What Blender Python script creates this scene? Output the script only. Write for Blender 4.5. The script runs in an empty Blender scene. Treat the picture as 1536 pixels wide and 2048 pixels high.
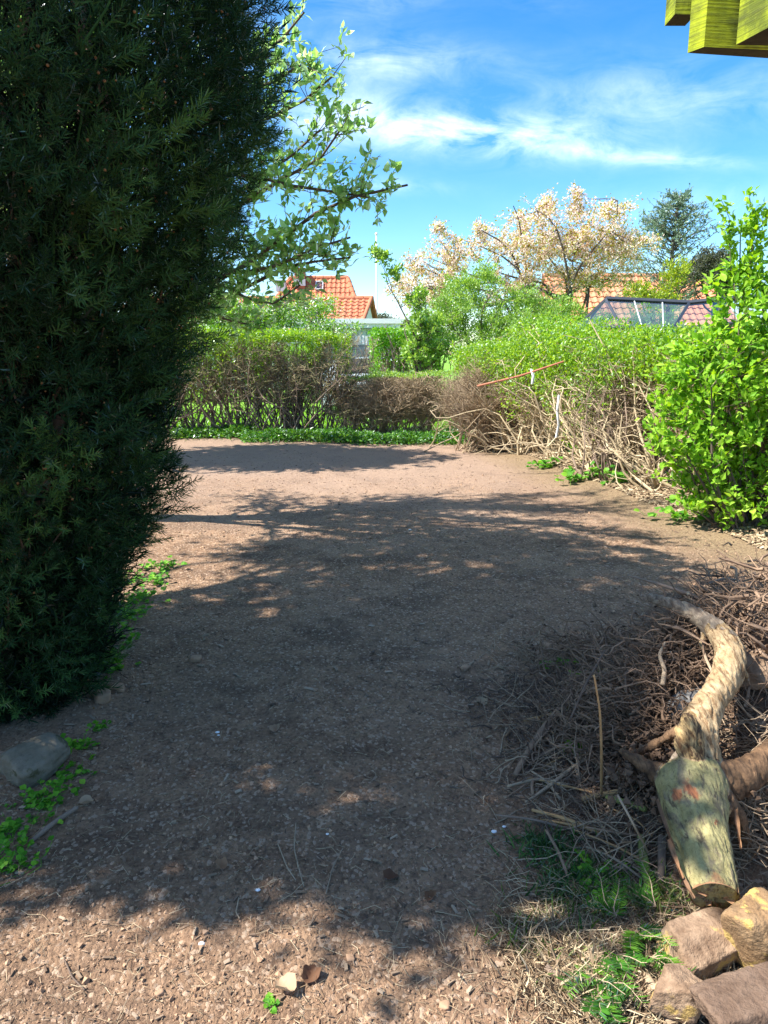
import bpy, math, random
import numpy as np
from mathutils import Vector, Matrix

SC = bpy.context.scene
COL = SC.collection
RNG = np.random.default_rng(7)
random.seed(7)
PI = math.pi

# ------------------------------------------------------------------ camera, sky, sun, exposure
EYE, PITCH, FOC = 1.6, math.radians(12.4), 1479.0
cam_d = bpy.data.cameras.new("camera"); cam = bpy.data.objects.new("camera", cam_d); COL.objects.link(cam)
cam.location = (0, 0, EYE); cam.rotation_euler = (PI / 2 - PITCH, 0, 0)
cam_d.sensor_fit = 'VERTICAL'; cam_d.sensor_height = 24.0; cam_d.lens = FOC / 2048 * 24.0
cam_d.clip_start = 0.05; cam_d.clip_end = 2000
SC.camera = cam

SUN = Vector((-0.62, -0.13, 0.78)).normalized()
sd = bpy.data.lights.new("sun", 'SUN'); sd.energy = 5.0; sd.angle = math.radians(0.6); sd.color = (1.0, 0.955, 0.88)
so = bpy.data.objects.new("sun", sd); COL.objects.link(so)
so.rotation_euler = (-SUN).to_track_quat('-Z', 'Y').to_euler()

world = bpy.data.worlds.new("World"); SC.world = world; world.use_nodes = True
SC.view_settings.view_transform = 'Standard'; SC.view_settings.look = 'None'
SC.view_settings.gamma = 1.0; SC.view_settings.use_curve_mapping = False
SC.view_settings.exposure = 1.38
SC.cycles.use_denoising = True
SC.cycles.max_bounces = 7; SC.cycles.diffuse_bounces = 3; SC.cycles.transparent_max_bounces = 8
SC.cycles.transmission_bounces = 5; SC.cycles.glossy_bounces = 2


class NT:
    """short helper for node trees"""
    def __init__(s, tree):
        s.t = tree; s.n = tree.nodes; s.l = tree.links
    def new(s, typ, **kw):
        nd = s.n.new(typ)
        for k, v in kw.items(): setattr(nd, k, v)
        return nd
    def set(s, sock, v):
        if isinstance(v, bpy.types.NodeSocket): s.l.new(v, sock)
        elif v is not None: sock.default_value = v
    def math(s, op, a, b=None, c=None, clamp=False):
        nd = s.new('ShaderNodeMath', operation=op); nd.use_clamp = clamp
        s.set(nd.inputs[0], a); s.set(nd.inputs[1], b); s.set(nd.inputs[2], c)
        return nd.outputs[0]
    def mix(s, f, a, b, mode='MIX'):
        nd = s.new('ShaderNodeMix', data_type='RGBA', blend_type=mode); nd.clamp_factor = True
        s.set(nd.inputs[0], f)
        for sk, v in ((nd.inputs[6], a), (nd.inputs[7], b)):
            s.set(sk, (*v, 1) if isinstance(v, tuple) and len(v) == 3 else v)
        return nd.outputs[2]
    def noise(s, vec, scale, detail=4, rough=.55, dist=0.0, out='Fac'):
        nd = s.new('ShaderNodeTexNoise'); s.set(nd.inputs['Vector'], vec)
        nd.inputs['Scale'].default_value = scale; nd.inputs['Detail'].default_value = detail
        nd.inputs['Roughness'].default_value = rough; nd.inputs['Distortion'].default_value = dist
        return nd.outputs[out]
    def ramp(s, f, stops):
        nd = s.new('ShaderNodeValToRGB'); s.set(nd.inputs[0], f)
        e = nd.color_ramp.elements
        while len(e) < len(stops): e.new(0.5)
        for el, (p, c) in zip(e, stops):
            el.position = p; el.color = (*c, 1) if len(c) == 3 else c
        return nd.outputs[0]
    def map(s, v, a, b, c=0.0, d=1.0):
        nd = s.new('ShaderNodeMapRange'); s.set(nd.inputs[0], v)
        for i, q in enumerate((a, b, c, d)): nd.inputs[i + 1].default_value = q
        return nd.outputs[0]
    def scale(s, vec, v):
        nd = s.new('ShaderNodeVectorMath', operation='MULTIPLY'); s.set(nd.inputs[0], vec); nd.inputs[1].default_value = v
        return nd.outputs[0]


def build_world():
    w = NT(world.node_tree); w.n.clear()
    out = w.new('ShaderNodeOutputWorld'); bg = w.new('ShaderNodeBackground'); bg.inputs[1].default_value = 0.112
    sky = w.new('ShaderNodeTexSky', sky_type='NISHITA'); sky.sun_disc = False
    sky.sun_elevation = math.asin(SUN.z); sky.sun_rotation = math.atan2(SUN.x, SUN.y)
    sky.altitude = 0; sky.air_density = 0.8; sky.dust_density = 0.25; sky.ozone_density = 1.5
    hsv = w.new('ShaderNodeHueSaturation'); hsv.inputs['Saturation'].default_value = 1.38; hsv.inputs['Value'].default_value = 1.0
    hsv.inputs['Hue'].default_value = 0.497
    w.set(hsv.inputs['Color'], sky.outputs[0])
    tc = w.new('ShaderNodeTexCoord'); sep = w.new('ShaderNodeSeparateXYZ'); w.set(sep.inputs[0], tc.outputs['Generated'])
    X, Y, Z = sep.outputs
    a = w.math('DIVIDE', X, Y); e = w.math('DIVIDE', Z, Y)
    cmb = w.new('ShaderNodeCombineXYZ'); w.set(cmb.inputs[0], a); w.set(cmb.inputs[1], e)
    wv = w.new('ShaderNodeVectorMath', operation='ADD')
    nz = w.noise(cmb.outputs[0], 3.0, 3, .5, out='Color')
    sc_ = w.scale(nz, (.10, .05, 0)); w.set(wv.inputs[0], cmb.outputs[0]); w.set(wv.inputs[1], sc_)
    fib = w.noise(w.scale(wv.outputs[0], (1.0, 2.6, 1)), 9.0, 8, .62, .6)
    fine = w.noise(w.scale(cmb.outputs[0], (1.0, 1.2, 1)), 26.0, 7, .65, .2)
    tot = None
    # (centre azimuth tangent, centre elevation tangent, half width, half height, slope, strength)
    for (ca, ce, sa, se, sl, st) in ((.10, .262, .17, .022, -.07, 1.15), (-.04, .285, .07, .03, 0., .5),
                                     (.33, .235, .10, .009, -.06, .55),
                                     (-.07, .50, .07, .05, 0, .8), (.00, .345, .11, .022, 0, .5), (.0, .43, .07, .03, 0, .4),
                                     (.33, .30, .22, .04, 0.05, .30), (.62, .18, .25, .02, 0, .45), (-.05, .205, .10, .010, -.05, .6),
                                     (.18, .44, .05, .03, 0, .25), (-.5, .35, .3, .06, 0, .6)):
        da = w.math('DIVIDE', w.math('SUBTRACT', a, ca), sa)
        ee = w.math('SUBTRACT', w.math('SUBTRACT', e, ce), w.math('MULTIPLY', w.math('SUBTRACT', a, ca), sl))
        de = w.math('DIVIDE', ee, se)
        r2 = w.math('ADD', w.math('MULTIPLY', da, da), w.math('MULTIPLY', de, de))
        g = w.math('MULTIPLY', w.math('EXPONENT', w.math('MULTIPLY', r2, -1.0)), st)
        tot = g if tot is None else w.math('ADD', tot, g)
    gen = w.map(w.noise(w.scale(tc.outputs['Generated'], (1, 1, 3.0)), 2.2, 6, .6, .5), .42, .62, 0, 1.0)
    tot = w.math('ADD', tot, w.math('MULTIPLY', w.math('MULTIPLY', gen, 1.1), w.map(Z, .42, .62, .03, 1.0)))  # unseen cloud cover added overhead to whiten and brighten the ambient light
    mod = w.math('MULTIPLY', w.map(fib, .34, .66), w.map(fine, .2, .7, .45, 1.0))
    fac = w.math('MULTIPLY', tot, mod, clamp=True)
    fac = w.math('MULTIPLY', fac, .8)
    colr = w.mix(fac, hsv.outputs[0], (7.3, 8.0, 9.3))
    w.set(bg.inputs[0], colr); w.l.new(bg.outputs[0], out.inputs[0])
build_world()

# ------------------------------------------------------------------ geometry helpers
CP, SP = math.cos(PITCH), math.sin(PITCH)

def P(px, py, y):
    """world point at distance y in front of the viewer, seen at photo pixel px, py"""
    cx = (px - 768) / FOC; cz = (1024 - py) / FOC
    d = Vector((cx, CP + cz * SP, -SP + cz * CP))
    return Vector((d.x / d.y * y, y, EYE + d.z / d.y * y))

def lat(ix, iy, seed):
    v = np.sin(ix * 127.1 + iy * 311.7 + seed * 74.7) * 43758.5453
    return v - np.floor(v)

def vn(x, y, seed=0):
    ix, iy = np.floor(x), np.floor(y); fx, fy = x - ix, y - iy
    fx = fx * fx * (3 - 2 * fx); fy = fy * fy * (3 - 2 * fy)
    return (lat(ix, iy, seed) * (1 - fx) + lat(ix + 1, iy, seed) * fx) * (1 - fy) + \
           (lat(ix, iy + 1, seed) * (1 - fx) + lat(ix + 1, iy + 1, seed) * fx) * fy

def fbm(x, y, oct=4, seed=0):
    s, a, t = 0, 1.0, 0
    for k in range(oct):
        s = s + a * vn(x * 2 ** k + 17.3 * k, y * 2 ** k - 9.1 * k, seed + k); t += a; a *= .5
    return s / t - .5

def gh(x, y, fine=False):
    """height of the ground"""
    x = np.asarray(x, float); y = np.asarray(y, float)
    z = 0.05 * fbm(x * .7, y * .7, 3, 3) + 0.035 * fbm(x * 2.6, y * 2.6, 4, 5)
    z = z + .36 * np.exp(-(((x - 1.90) / .62) ** 2 + ((y - 3.0) / .70) ** 2))
    z = z + .25 * np.exp(-(((x - 1.30) / .34) ** 2 + ((y - 2.85) / .42) ** 2)) + .10 * np.exp(-(((x - 2.1) / .5) ** 2 + ((y - 3.5) / .5) ** 2))
    z = z + .06 * np.exp(-(((x + 1.55) / .35) ** 2 + ((y - 3.1) / 1.2) ** 2))
    hx = 2.9 - .16 * (y - 7.5)
    z = z + .09 * np.exp(-((x - hx - .25) / .45) ** 2) * (1 / (1 + np.exp(-(y - 4.8) * 2)))
    if fine:
        near = np.clip(1.6 - np.hypot(x, y) / 7, .25, 1)
        z = z + near * (.020 * np.maximum(fbm(x * 12, y * 12, 4, 11), -.1) + .010 * np.abs(fbm(x * 45, y * 45, 3, 21)))
    return z

def G(px, py, up=0.0):
    """point on the ground under a photo pixel"""
    d = P(px, py, 1.0) - Vector((0, 0, EYE)); t = EYE / max(1e-3, -d.z)
    for _ in range(12):
        q = d * t; h = float(gh(q.x, q.y)); t = (EYE - h) / (-d.z)
    q = d * t
    return Vector((q.x, q.y, float(gh(q.x, q.y)) + up))

class Geo:
    """collects vertices, triangles and quads with a per-vertex tint"""
    def __init__(s): s.v = []; s.t = []; s.q = []; s.a = []; s.n = 0
    def add(s, V, T=None, Q=None, tint=.5):
        V = np.asarray(V, float).reshape(-1, 3)
        if T is not None and len(T): s.t.append(np.asarray(T, int).reshape(-1, 3) + s.n)
        if Q is not None and len(Q): s.q.append(np.asarray(Q, int).reshape(-1, 4) + s.n)
        s.v.append(V); s.a.append(np.broadcast_to(np.asarray(tint, float), (len(V),)).copy()); s.n += len(V)
        return s
    def scatter(s, tmpl, pos, mats, scale, tint=None):
        V, T, Q = tmpl; V = np.asarray(V, float); m = len(V); n = len(pos)
        if n == 0: return s
        scale = np.asarray(scale, float)
        if scale.ndim == 1: scale = scale[:, None]
        W = pos[:, None, :] + np.einsum('nij,nmj->nmi', mats, V[None] * scale[:, None, :])
        off = (np.arange(n) * m)[:, None, None]
        TT = (np.asarray(T, int)[None] + off).reshape(-1, 3) if len(T) else None
        QQ = (np.asarray(Q, int)[None] + off).reshape(-1, 4) if len(Q) else None
        if tint is None: tint = RNG.random(n)
        return s.add(W.reshape(-1, 3), TT, QQ, np.repeat(tint, m))
    def tubes(s, Pp, R, sides=4, tint=None, cap=False):
        Pp = np.asarray(Pp, float); n, k, _ = Pp.shape
        R = np.broadcast_to(np.asarray(R, float), (n, k))
        t = np.gradient(Pp, axis=1); t /= np.linalg.norm(t, axis=2, keepdims=True) + 1e-9
        mt = t.mean(axis=1); ref = np.where(np.abs(mt[:, 2:3]) > .8 * np.linalg.norm(mt, axis=1, keepdims=True), [[1., .13, 0]], [[.0, .1, 1.]])
        n1 = np.cross(t, ref[:, None, :]); n1 /= np.linalg.norm(n1, axis=2, keepdims=True) + 1e-9
        n2 = np.cross(t, n1)
        an = np.arange(sides) * 2 * PI / sides
        W = Pp[:, :, None, :] + R[:, :, None, None] * (np.cos(an)[None, None, :, None] * n1[:, :, None, :] + np.sin(an)[None, None, :, None] * n2[:, :, None, :])
        b = np.arange(k - 1)[:, None] * sides; j = np.arange(sides)[None]; j2 = (j + 1) % sides
        q = np.stack([b + j, b + j2, b + sides + j2, b + sides + j], -1).reshape(-1, 4)
        q = (q[None] + (np.arange(n) * k * sides)[:, None, None]).reshape(-1, 4)
        if tint is None: tint = RNG.random(n)
        base = s.n
        s.add(W.reshape(-1, 3), None, q, np.repeat(np.broadcast_to(tint, (n,)), k * sides))
        if cap:
            caps = []
            for i in range(n):
                o = base + i * k * sides
                for c in (0, (k - 1) * sides):
                    for m in range(1, sides - 1): caps.append((o + c, o + c + m, o + c + m + 1))
            s.t.append(np.array(caps))
        return s
    def box(s, lo, hi, tint=.5, R=None, org=None):
        lo, hi = np.minimum(lo, hi), np.maximum(lo, hi)
        V = np.array([[x, y, z] for z in (lo[2], hi[2]) for (x, y) in ((lo[0], lo[1]), (hi[0], lo[1]), (hi[0], hi[1]), (lo[0], hi[1]))], float)
        if R is not None: V = V @ np.asarray(R).T
        if org is not None: V = V + np.asarray(org)
        return s.add(V, None, [(0, 3, 2, 1), (4, 5, 6, 7), (0, 1, 5, 4), (1, 2, 6, 5), (2, 3, 7, 6), (3, 0, 4, 7)], tint)
    def mesh(s, name, m, smooth=False):
        me = bpy.data.meshes.new(name)
        V = np.concatenate(s.v).astype(np.float32)
        T = np.concatenate(s.t) if s.t else np.zeros((0, 3), int); Q = np.concatenate(s.q) if s.q else np.zeros((0, 4), int)
        me.vertices.add(len(V)); me.vertices.foreach_set('co', V.ravel())
        L = np.concatenate([T.ravel(), Q.ravel()]).astype(np.int32)
        me.loops.add(len(L)); me.loops.foreach_set('vertex_index', L)
        st = np.concatenate([np.arange(len(T)) * 3, len(T) * 3 + np.arange(len(Q)) * 4]).astype(np.int32)
        me.polygons.add(len(st)); me.polygons.foreach_set('loop_start', st)
        me.update(calc_edges=True)
        at = me.attributes.new('tint', 'FLOAT', 'POINT'); at.data.foreach_set('value', np.concatenate(s.a).astype(np.float32))
        me.polygons.foreach_set('use_smooth', np.full(len(st), bool(smooth)))
        me.materials.append(m)
        return me
    def build(s, name, m, parent=None, smooth=False, **kw):
        return link(name, s.mesh(name, m, smooth), parent, **kw)

def link(name, data, parent=None, **kw):
    o = bpy.data.objects.new(name, data); COL.objects.link(o)
    if parent is not None: o.parent = parent
    for k, v in kw.items(): o[k] = v
    return o

def empty(name, loc, label, category, group=None):
    o = bpy.data.objects.new(name, None); COL.objects.link(o); o.location = loc; o.empty_display_size = .1
    o['label'] = label; o['category'] = category
    if group: o['group'] = group
    return o

def attach(o, parent):
    """keep world coordinates while parenting to an Empty that is only translated"""
    o.parent = parent; o.matrix_parent_inverse = Matrix.Translation(-parent.location)
    return o

def part(geo, name, m, parent, smooth=False, **kw):
    o = geo.build(name, m, None, smooth, **kw)
    return attach(o, parent)

def basis(d, roll=None):
    d = np.asarray(d, float); d = d / (np.linalg.norm(d, axis=1, keepdims=True) + 1e-9); n = len(d)
    ref = np.where(np.abs(d[:, 2:3]) > .9, [[1., 0, 0]], [[0, 0, 1.]])
    x = np.cross(d, ref); x /= np.linalg.norm(x, axis=1, keepdims=True); z = np.cross(x, d)
    r = RNG.uniform(0, 2 * PI, n) if roll is None else np.broadcast_to(roll, (n,))
    c, s_ = np.cos(r)[:, None], np.sin(r)[:, None]
    return np.stack([x * c + z * s_, d, -x * s_ + z * c], axis=2)

def rdir(n, zlo=-1., zhi=1.):
    z = RNG.uniform(zlo, zhi, n); a = RNG.uniform(0, 2 * PI, n); r = np.sqrt(np.maximum(0, 1 - z * z))
    return np.stack([r * np.cos(a), r * np.sin(a), z], 1)

def paths(A, B, k=6, wig=.1, bow=None):
    A = np.asarray(A, float); B = np.asarray(B, float); n = len(A)
    t = np.linspace(0, 1, k)[None, :, None]
    Q = A[:, None] * (1 - t) + B[:, None] * t
    L = np.linalg.norm(B - A, axis=1)[:, None, None]
    for h in (1, 2, 3):
        Q = Q + L * wig / h * RNG.normal(0, 1, (n, 1, 3)) * np.sin(PI * h * t)
        Q = Q + L * wig * .35 / h * RNG.normal(0, 1, (n, 1, 3)) * (1 - np.cos(PI * h * t)) * t
    if bow is not None: Q = Q + np.asarray(bow, float)[..., None, :] * (np.sin(PI * t) * L)
    return Q

def at_path(Q, idx, t):
    k = Q.shape[1]; f = t * (k - 1); i = np.minimum(f.astype(int), k - 2); f = (f - i)[:, None]
    a = Q[idx, i]; b = Q[idx, i + 1]
    return a * (1 - f) + b * f, b - a

# leaf templates: (verts, tris, quads), length 1 along +Y
LEAF = ([(0, 0, 0), (-.26, .25, .07), (-.30, .55, .08), (0, 1, -.06), (.30, .55, .08), (.26, .25, .07), (0, .33, 0), (0, .68, .0)],
        [(0, 6, 1), (0, 5, 6), (2, 7, 3), (7, 4, 3)], [(1, 6, 7, 2), (6, 5, 4, 7)])
DIAM = ([(0, 0, 0), (-.24, .45, .05), (0, 1, 0), (.24, .45, .05)], [(0, 3, 2), (0, 2, 1)], [])
NEED = ([(-.05, 0, 0), (.05, 0, 0), (.075, .62, .03), (.0, 1, .05)], [], [(0, 1, 2, 3)])
CHIP = ([(-.5, -.5, -.5), (.5, -.5, -.5), (.42, .5, -.5), (-.5, .45, -.5), (-.4, -.42, .5), (.45, -.5, .5), (.38, .4, .5), (-.42, .45, .5)],
        [], [(4, 5, 6, 7), (0, 1, 5, 4), (1, 2, 6, 5), (2, 3, 7, 6), (3, 0, 4, 7), (0, 3, 2, 1)])
BLADE = ([(-.05, 0, 0), (.05, 0, 0), (.04, .5, .06), (-.04, .5, .06), (0, 1, .28)], [(3, 2, 4)], [(0, 1, 2, 3)])

FLAKE = ([(-.5, -.5, 0), (.5, -.5, 0), (.55, 0, .9), (-.5, .05, 1.0), (.4, .5, .2), (-.45, .48, 0)], [], [(0, 1, 2, 3), (3, 2, 4, 5)])
LEAF4 = ([(0, 0, 0), (-.30, .42, .09), (0, 1, -.06), (.30, .42, .09), (0, .5, 0)], [(0, 4, 1), (1, 4, 2), (0, 3, 4), (3, 2, 4)], [])
def octa_template(seed):
    r = np.random.default_rng(seed)
    V = np.array([(1, 0, 0), (-1, 0, 0), (0, 1, 0), (0, -1, 0), (.1, 0, 1), (0, .1, -.6)], float) * r.uniform(.55, 1.3, (6, 3)) + r.normal(0, .12, (6, 3))
    return (V, [(0, 2, 4), (2, 1, 4), (1, 3, 4), (3, 0, 4), (2, 0, 5), (1, 2, 5), (3, 1, 5), (0, 3, 5)], [])
def clod_template(seed):
    r = np.random.default_rng(seed)
    V = np.array([(1, 0, 0), (-1, 0, 0), (0, 1, 0), (0, -1, 0), (0, 0, 1), (0, 0, -.6), (.6, .6, .6), (-.6, .6, .5), (.6, -.6, .5), (-.6, -.6, .6)], float)
    V *= r.uniform(.65, 1.2, (10, 1))
    T = [(0, 6, 8), (4, 8, 6), (2, 7, 6), (4, 6, 7), (1, 9, 7), (4, 7, 9), (3, 8, 9), (4, 9, 8), (0, 2, 6), (1, 7, 2), (1, 3, 9), (0, 8, 3), (0, 3, 5), (3, 1, 5), (1, 2, 5), (2, 0, 5)]
    return (V, T, [])

def ico(sub):
    import bmesh
    bm = bmesh.new(); bmesh.ops.create_icosphere(bm, subdivisions=sub, radius=1)
    bm.verts.ensure_lookup_table()
    V = np.array([v.co[:] for v in bm.verts]); T = np.array([[v.index for v in f.verts] for f in bm.faces]); bm.free()
    return V, T

def noise3(V, s, seed=0, oct=3):
    x, y, z = V[:, 0] * s, V[:, 1] * s, V[:, 2] * s
    return (fbm(x + seed, y - z * .7, oct, seed) + fbm(y + 3, z + x * .6, oct, seed + 5) + fbm(z - 7, x - y * .5, oct, seed + 9)) / 1.6

def rock_geo(dims, seed, planes=15, soft=40, sub=5, rough=.07, boxy=.6):
    r = np.random.default_rng(seed); V, T = ico(sub)
    N = np.array([(1, 0, 0), (-1, 0, 0), (0, 1, 0), (0, -1, 0), (0, 0, 1), (0, 0, -1)], float) + r.normal(0, .12, (6, 3))
    h = np.full(6, boxy) + r.uniform(-.05, .08, 6)
    N2 = r.normal(0, 1, (planes, 3)); N = np.vstack([N, N2]); N /= np.linalg.norm(N, axis=1, keepdims=True)
    h = np.concatenate([h, r.uniform(.62, .98, planes)])
    d = np.maximum(V @ N.T, 1e-3) / h
    rad = 1 / (np.sum(d ** soft, axis=1) ** (1 / soft))
    W = V * rad[:, None]
    W = W * (1 + rough * 1.8 * noise3(W, 2.2, seed)[:, None] + rough * 1.2 * noise3(W, 7, seed + 2)[:, None] + rough * .8 * noise3(W, 21, seed + 4)[:, None])
    return Geo().add(W * np.asarray(dims), T, None, .5)

# ------------------------------------------------------------------ materials
def mat(name):
    m = bpy.data.materials.new(name); m.use_nodes = True
    t = NT(m.node_tree); t.n.clear(); o = t.new('ShaderNodeOutputMaterial')
    return m, t, o

def pbr(t, o, col, rough=.8, bump=None, bs=.3, bd=.01, spec=.3, **kw):
    b = t.new('ShaderNodeBsdfPrincipled')
    t.set(b.inputs['Base Color'], (*col, 1) if isinstance(col, tuple) and len(col) == 3 else col)
    t.set(b.inputs['Roughness'], rough); b.inputs['Specular IOR Level'].default_value = spec
    for k, v in kw.items(): t.set(b.inputs[k.replace('_', ' ')], v)
    if bump is not None:
        bp = t.new('ShaderNodeBump'); bp.inputs['Strength'].default_value = bs; bp.inputs['Distance'].default_value = bd
        t.set(bp.inputs['Height'], bump); t.l.new(bp.outputs[0], b.inputs['Normal'])
    t.l.new(b.outputs[0], o.inputs[0])
    return b

def tintv(t):
    return t.new('ShaderNodeAttribute', attribute_name='tint').outputs['Fac']

def obco(t):
    return t.new('ShaderNodeTexCoord').outputs['Object']

def leaf_mat(name, stops, trans=.45, tcol=None, rough=.45, gl=.25):
    m, t, o = mat(name)
    col = t.ramp(tintv(t), stops)
    df = t.new('ShaderNodeBsdfDiffuse'); t.set(df.inputs[0], col)
    tr = t.new('ShaderNodeBsdfTranslucent')
    hs = t.new('ShaderNodeHueSaturation'); hs.inputs['Hue'].default_value = .485; hs.inputs['Saturation'].default_value = 1.15; hs.inputs['Value'].default_value = 1.5
    t.set(hs.inputs['Color'], col); t.set(tr.inputs[0], hs.outputs[0])
    mx = t.new('ShaderNodeMixShader'); mx.inputs[0].default_value = trans
    t.l.new(df.outputs[0], mx.inputs[1]); t.l.new(tr.outputs[0], mx.inputs[2])
    gs = t.new('ShaderNodeBsdfGlossy'); gs.inputs['Roughness'].default_value = rough; gs.inputs[0].default_value = (.9, .95, 1, 1)
    fr = t.new('ShaderNodeLayerWeight'); fr.inputs[0].default_value = .25
    f2 = t.math('MULTIPLY', fr.outputs['Fresnel'], gl)
    m2 = t.new('ShaderNodeMixShader'); t.set(m2.inputs[0], f2)
    t.l.new(mx.outputs[0], m2.inputs[1]); t.l.new(gs.outputs[0], m2.inputs[2]); t.l.new(m2.outputs[0], o.inputs[0])
    return m

def bark_mat(name, a, b, scale=12, stretch=(1, 1, .25), bd=.01, rough=.9):
    m, t, o = mat(name)
    oc = t.scale(obco(t), stretch); n = t.noise(oc, scale, 6, .65)
    col = t.mix(t.map(n, .3, .7), a, b)
    col = t.mix(t.math('MULTIPLY', tintv(t), .5), col, tuple(min(1, x * 1.5) for x in b))
    pbr(t, o, col, rough, n, .6, bd)
    return m

def simple_mat(name, a, b=None, scale=8, rough=.7, bs=.2, bd=.005, stretch=(1, 1, 1), **kw):
    m, t, o = mat(name); b = b or a
    n = t.noise(t.scale(obco(t), stretch), scale, 5, .6)
    pbr(t, o, t.mix(t.map(n, .3, .7), a, b), rough, n, bs, bd, **kw)
    return m

M = {}
def soil_material():
    m, t, o = mat('soil')
    oc = obco(t)
    big = t.noise(oc, .8, 4, .6); mid = t.noise(oc, 7, 5, .65); fin = t.noise(oc, 60, 6, .7); vf = t.noise(oc, 240, 3, .7)
    vor = t.new('ShaderNodeTexVoronoi'); vor.inputs['Scale'].default_value = 95; t.set(vor.inputs['Vector'], t.scale(oc, (1, .8, 1)))
    vs = t.new('ShaderNodeSeparateColor'); t.set(vs.inputs[0], vor.outputs['Color'])
    col = t.mix(t.map(mid, .35, .65), (.165, .088, .049), (.41, .248, .142))
    col = t.mix(t.map(fin, .35, .72), t.mix(.5, col, (.085, .052, .035)), t.mix(.5, col, (.46, .31, .205)))
    col = t.mix(t.map(big, .45, .62, 0, .45), col, (.36, .24, .155)); col = t.mix(t.map(t.noise(oc, 1.7, 4, .6), .50, .62, 0, .5), col, (.085, .055, .04))
    col = t.mix(t.map(vs.outputs[0], .84, .90, 0, .7), col, (.48, .35, .25))
    col = t.mix(t.map(vs.outputs[1], .78, .84, 0, .4), col, (.07, .045, .034))
    # drier, paler earth far away from the viewer's end of the garden and straw litter along the hedge foot
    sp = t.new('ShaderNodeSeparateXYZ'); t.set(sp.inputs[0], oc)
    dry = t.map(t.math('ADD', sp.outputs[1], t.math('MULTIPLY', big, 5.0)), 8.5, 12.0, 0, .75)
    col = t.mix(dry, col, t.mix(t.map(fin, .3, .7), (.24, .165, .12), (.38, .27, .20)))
    hx = t.math('SUBTRACT', sp.outputs[0], t.math('MULTIPLY_ADD', sp.outputs[1], -.16, 3.62))
    lit = t.map(t.math('ADD', hx, t.math('MULTIPLY', mid, .8)), -.1, .5)
    lit = t.math('MULTIPLY', lit, t.map(sp.outputs[1], 3.8, 5.0))
    col = t.mix(lit, col, t.mix(t.map(fin, .35, .65), (.13, .085, .05), (.32, .235, .14)))
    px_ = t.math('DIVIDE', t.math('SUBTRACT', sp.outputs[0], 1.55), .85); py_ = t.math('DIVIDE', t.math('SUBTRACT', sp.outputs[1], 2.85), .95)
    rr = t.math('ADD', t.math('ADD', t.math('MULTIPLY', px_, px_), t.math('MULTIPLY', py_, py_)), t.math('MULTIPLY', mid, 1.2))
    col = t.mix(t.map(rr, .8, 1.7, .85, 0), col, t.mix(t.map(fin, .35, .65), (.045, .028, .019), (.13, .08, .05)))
    h = t.math('ADD', t.math('MULTIPLY', fin, .7), t.math('MULTIPLY', vf, .35))
    h = t.math('ADD', h, t.math('MULTIPLY', vor.outputs['Distance'], -.5))
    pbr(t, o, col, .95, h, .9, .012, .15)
    return m
M['soil'] = soil_material()
M['crumb'] = bark_mat('soil_crumb', (.15, .088, .054), (.39, .245, .15), 30, (1, 1, 1), .003)

M['pile_earth'] = bark_mat('pile_earth', (.04, .025, .017), (.13, .082, .052), 40, (1, 1, 1), .003)

def chip_material():
    m, t, o = mat('wood_chip')
    n = t.noise(t.scale(obco(t), (1, 1, 1)), 90, 4, .6)
    c = t.ramp(tintv(t), [(0, (.06, .038, .026)), (.30, (.15, .096, .06)), (.6, (.28, .185, .118)), (.88, (.36, .26, .17)), (1, (.50, .38, .27))])
    pbr(t, o, t.mix(t.map(n, .3, .7, .0, .5), c, (.07, .05, .04)), .85, n, .4, .002)
    return m
M['chip'] = chip_material()
def straw_material():
    m, t, o = mat('straw')
    c = t.ramp(tintv(t), [(0, (.12, .075, .045)), (.5, (.30, .21, .125)), (1, (.52, .42, .27))])
    pbr(t, o, c, .8); return m
M['straw'] = straw_material()
M['root'] = bark_mat('fine_root', (.10, .062, .042), (.28, .185, .12), 20, (1, 1, 1), .003)
M['twig'] = bark_mat('dry_twig', (.15, .105, .07), (.36, .27, .18), 18, (1, 1, 1), .003)
M['dark_root'] = bark_mat('dark_root', (.04, .026, .018), (.14, .088, .056), 20, (1, 1, 1), .003)
M['dark_twig'] = bark_mat('dark_twig', (.05, .036, .028), (.14, .10, .075), 18, (1, 1, 1), .003)
M['hedge_twig'] = bark_mat('bare_hedge_twig', (.16, .115, .072), (.36, .27, .175), 14, (1, 1, 1), .003)
M['pale_stem'] = bark_mat('pale_hedge_stem', (.24, .18, .105), (.50, .40, .26), 14, (1, 1, 1), .003)
M['olive_twig'] = bark_mat('olive_twig', (.13, .125, .05), (.30, .27, .14), 14, (1, 1, 1), .003)
M['grey_twig'] = bark_mat('grey_brown_twig', (.10, .07, .052), (.24, .175, .13), 14, (1, 1, 1), .003)
M['bark'] = bark_mat('tree_bark', (.045, .036, .03), (.13, .10, .08), 14, (1, 1, .3), .01)
M['yew_bark'] = bark_mat('yew_bark', (.07, .04, .028), (.20, .13, .09), 14, (1, 1, .2), .01)
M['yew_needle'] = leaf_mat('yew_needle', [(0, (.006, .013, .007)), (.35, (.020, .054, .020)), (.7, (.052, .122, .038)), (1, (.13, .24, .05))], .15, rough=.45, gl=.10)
M['yew_cone'] = simple_mat('yew_cone', (.20, .10, .03), (.13, .06, .02), 50)
M['fresh_yew'] = leaf_mat('fresh_yew_needle', [(0, (.03, .10, .015)), (.5, (.06, .19, .02)), (1, (.14, .30, .03))], .3)
M['whitebeam'] = leaf_mat('whitebeam_leaf', [(0, (.15, .30, .08)), (.55, (.28, .47, .15)), (1, (.48, .66, .32))], .66, gl=.3)
M['bush'] = leaf_mat('bush_leaf', [(0, (.10, .25, .015)), (.5, (.22, .44, .03)), (1, (.40, .62, .07))], .45, gl=.3)
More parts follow.
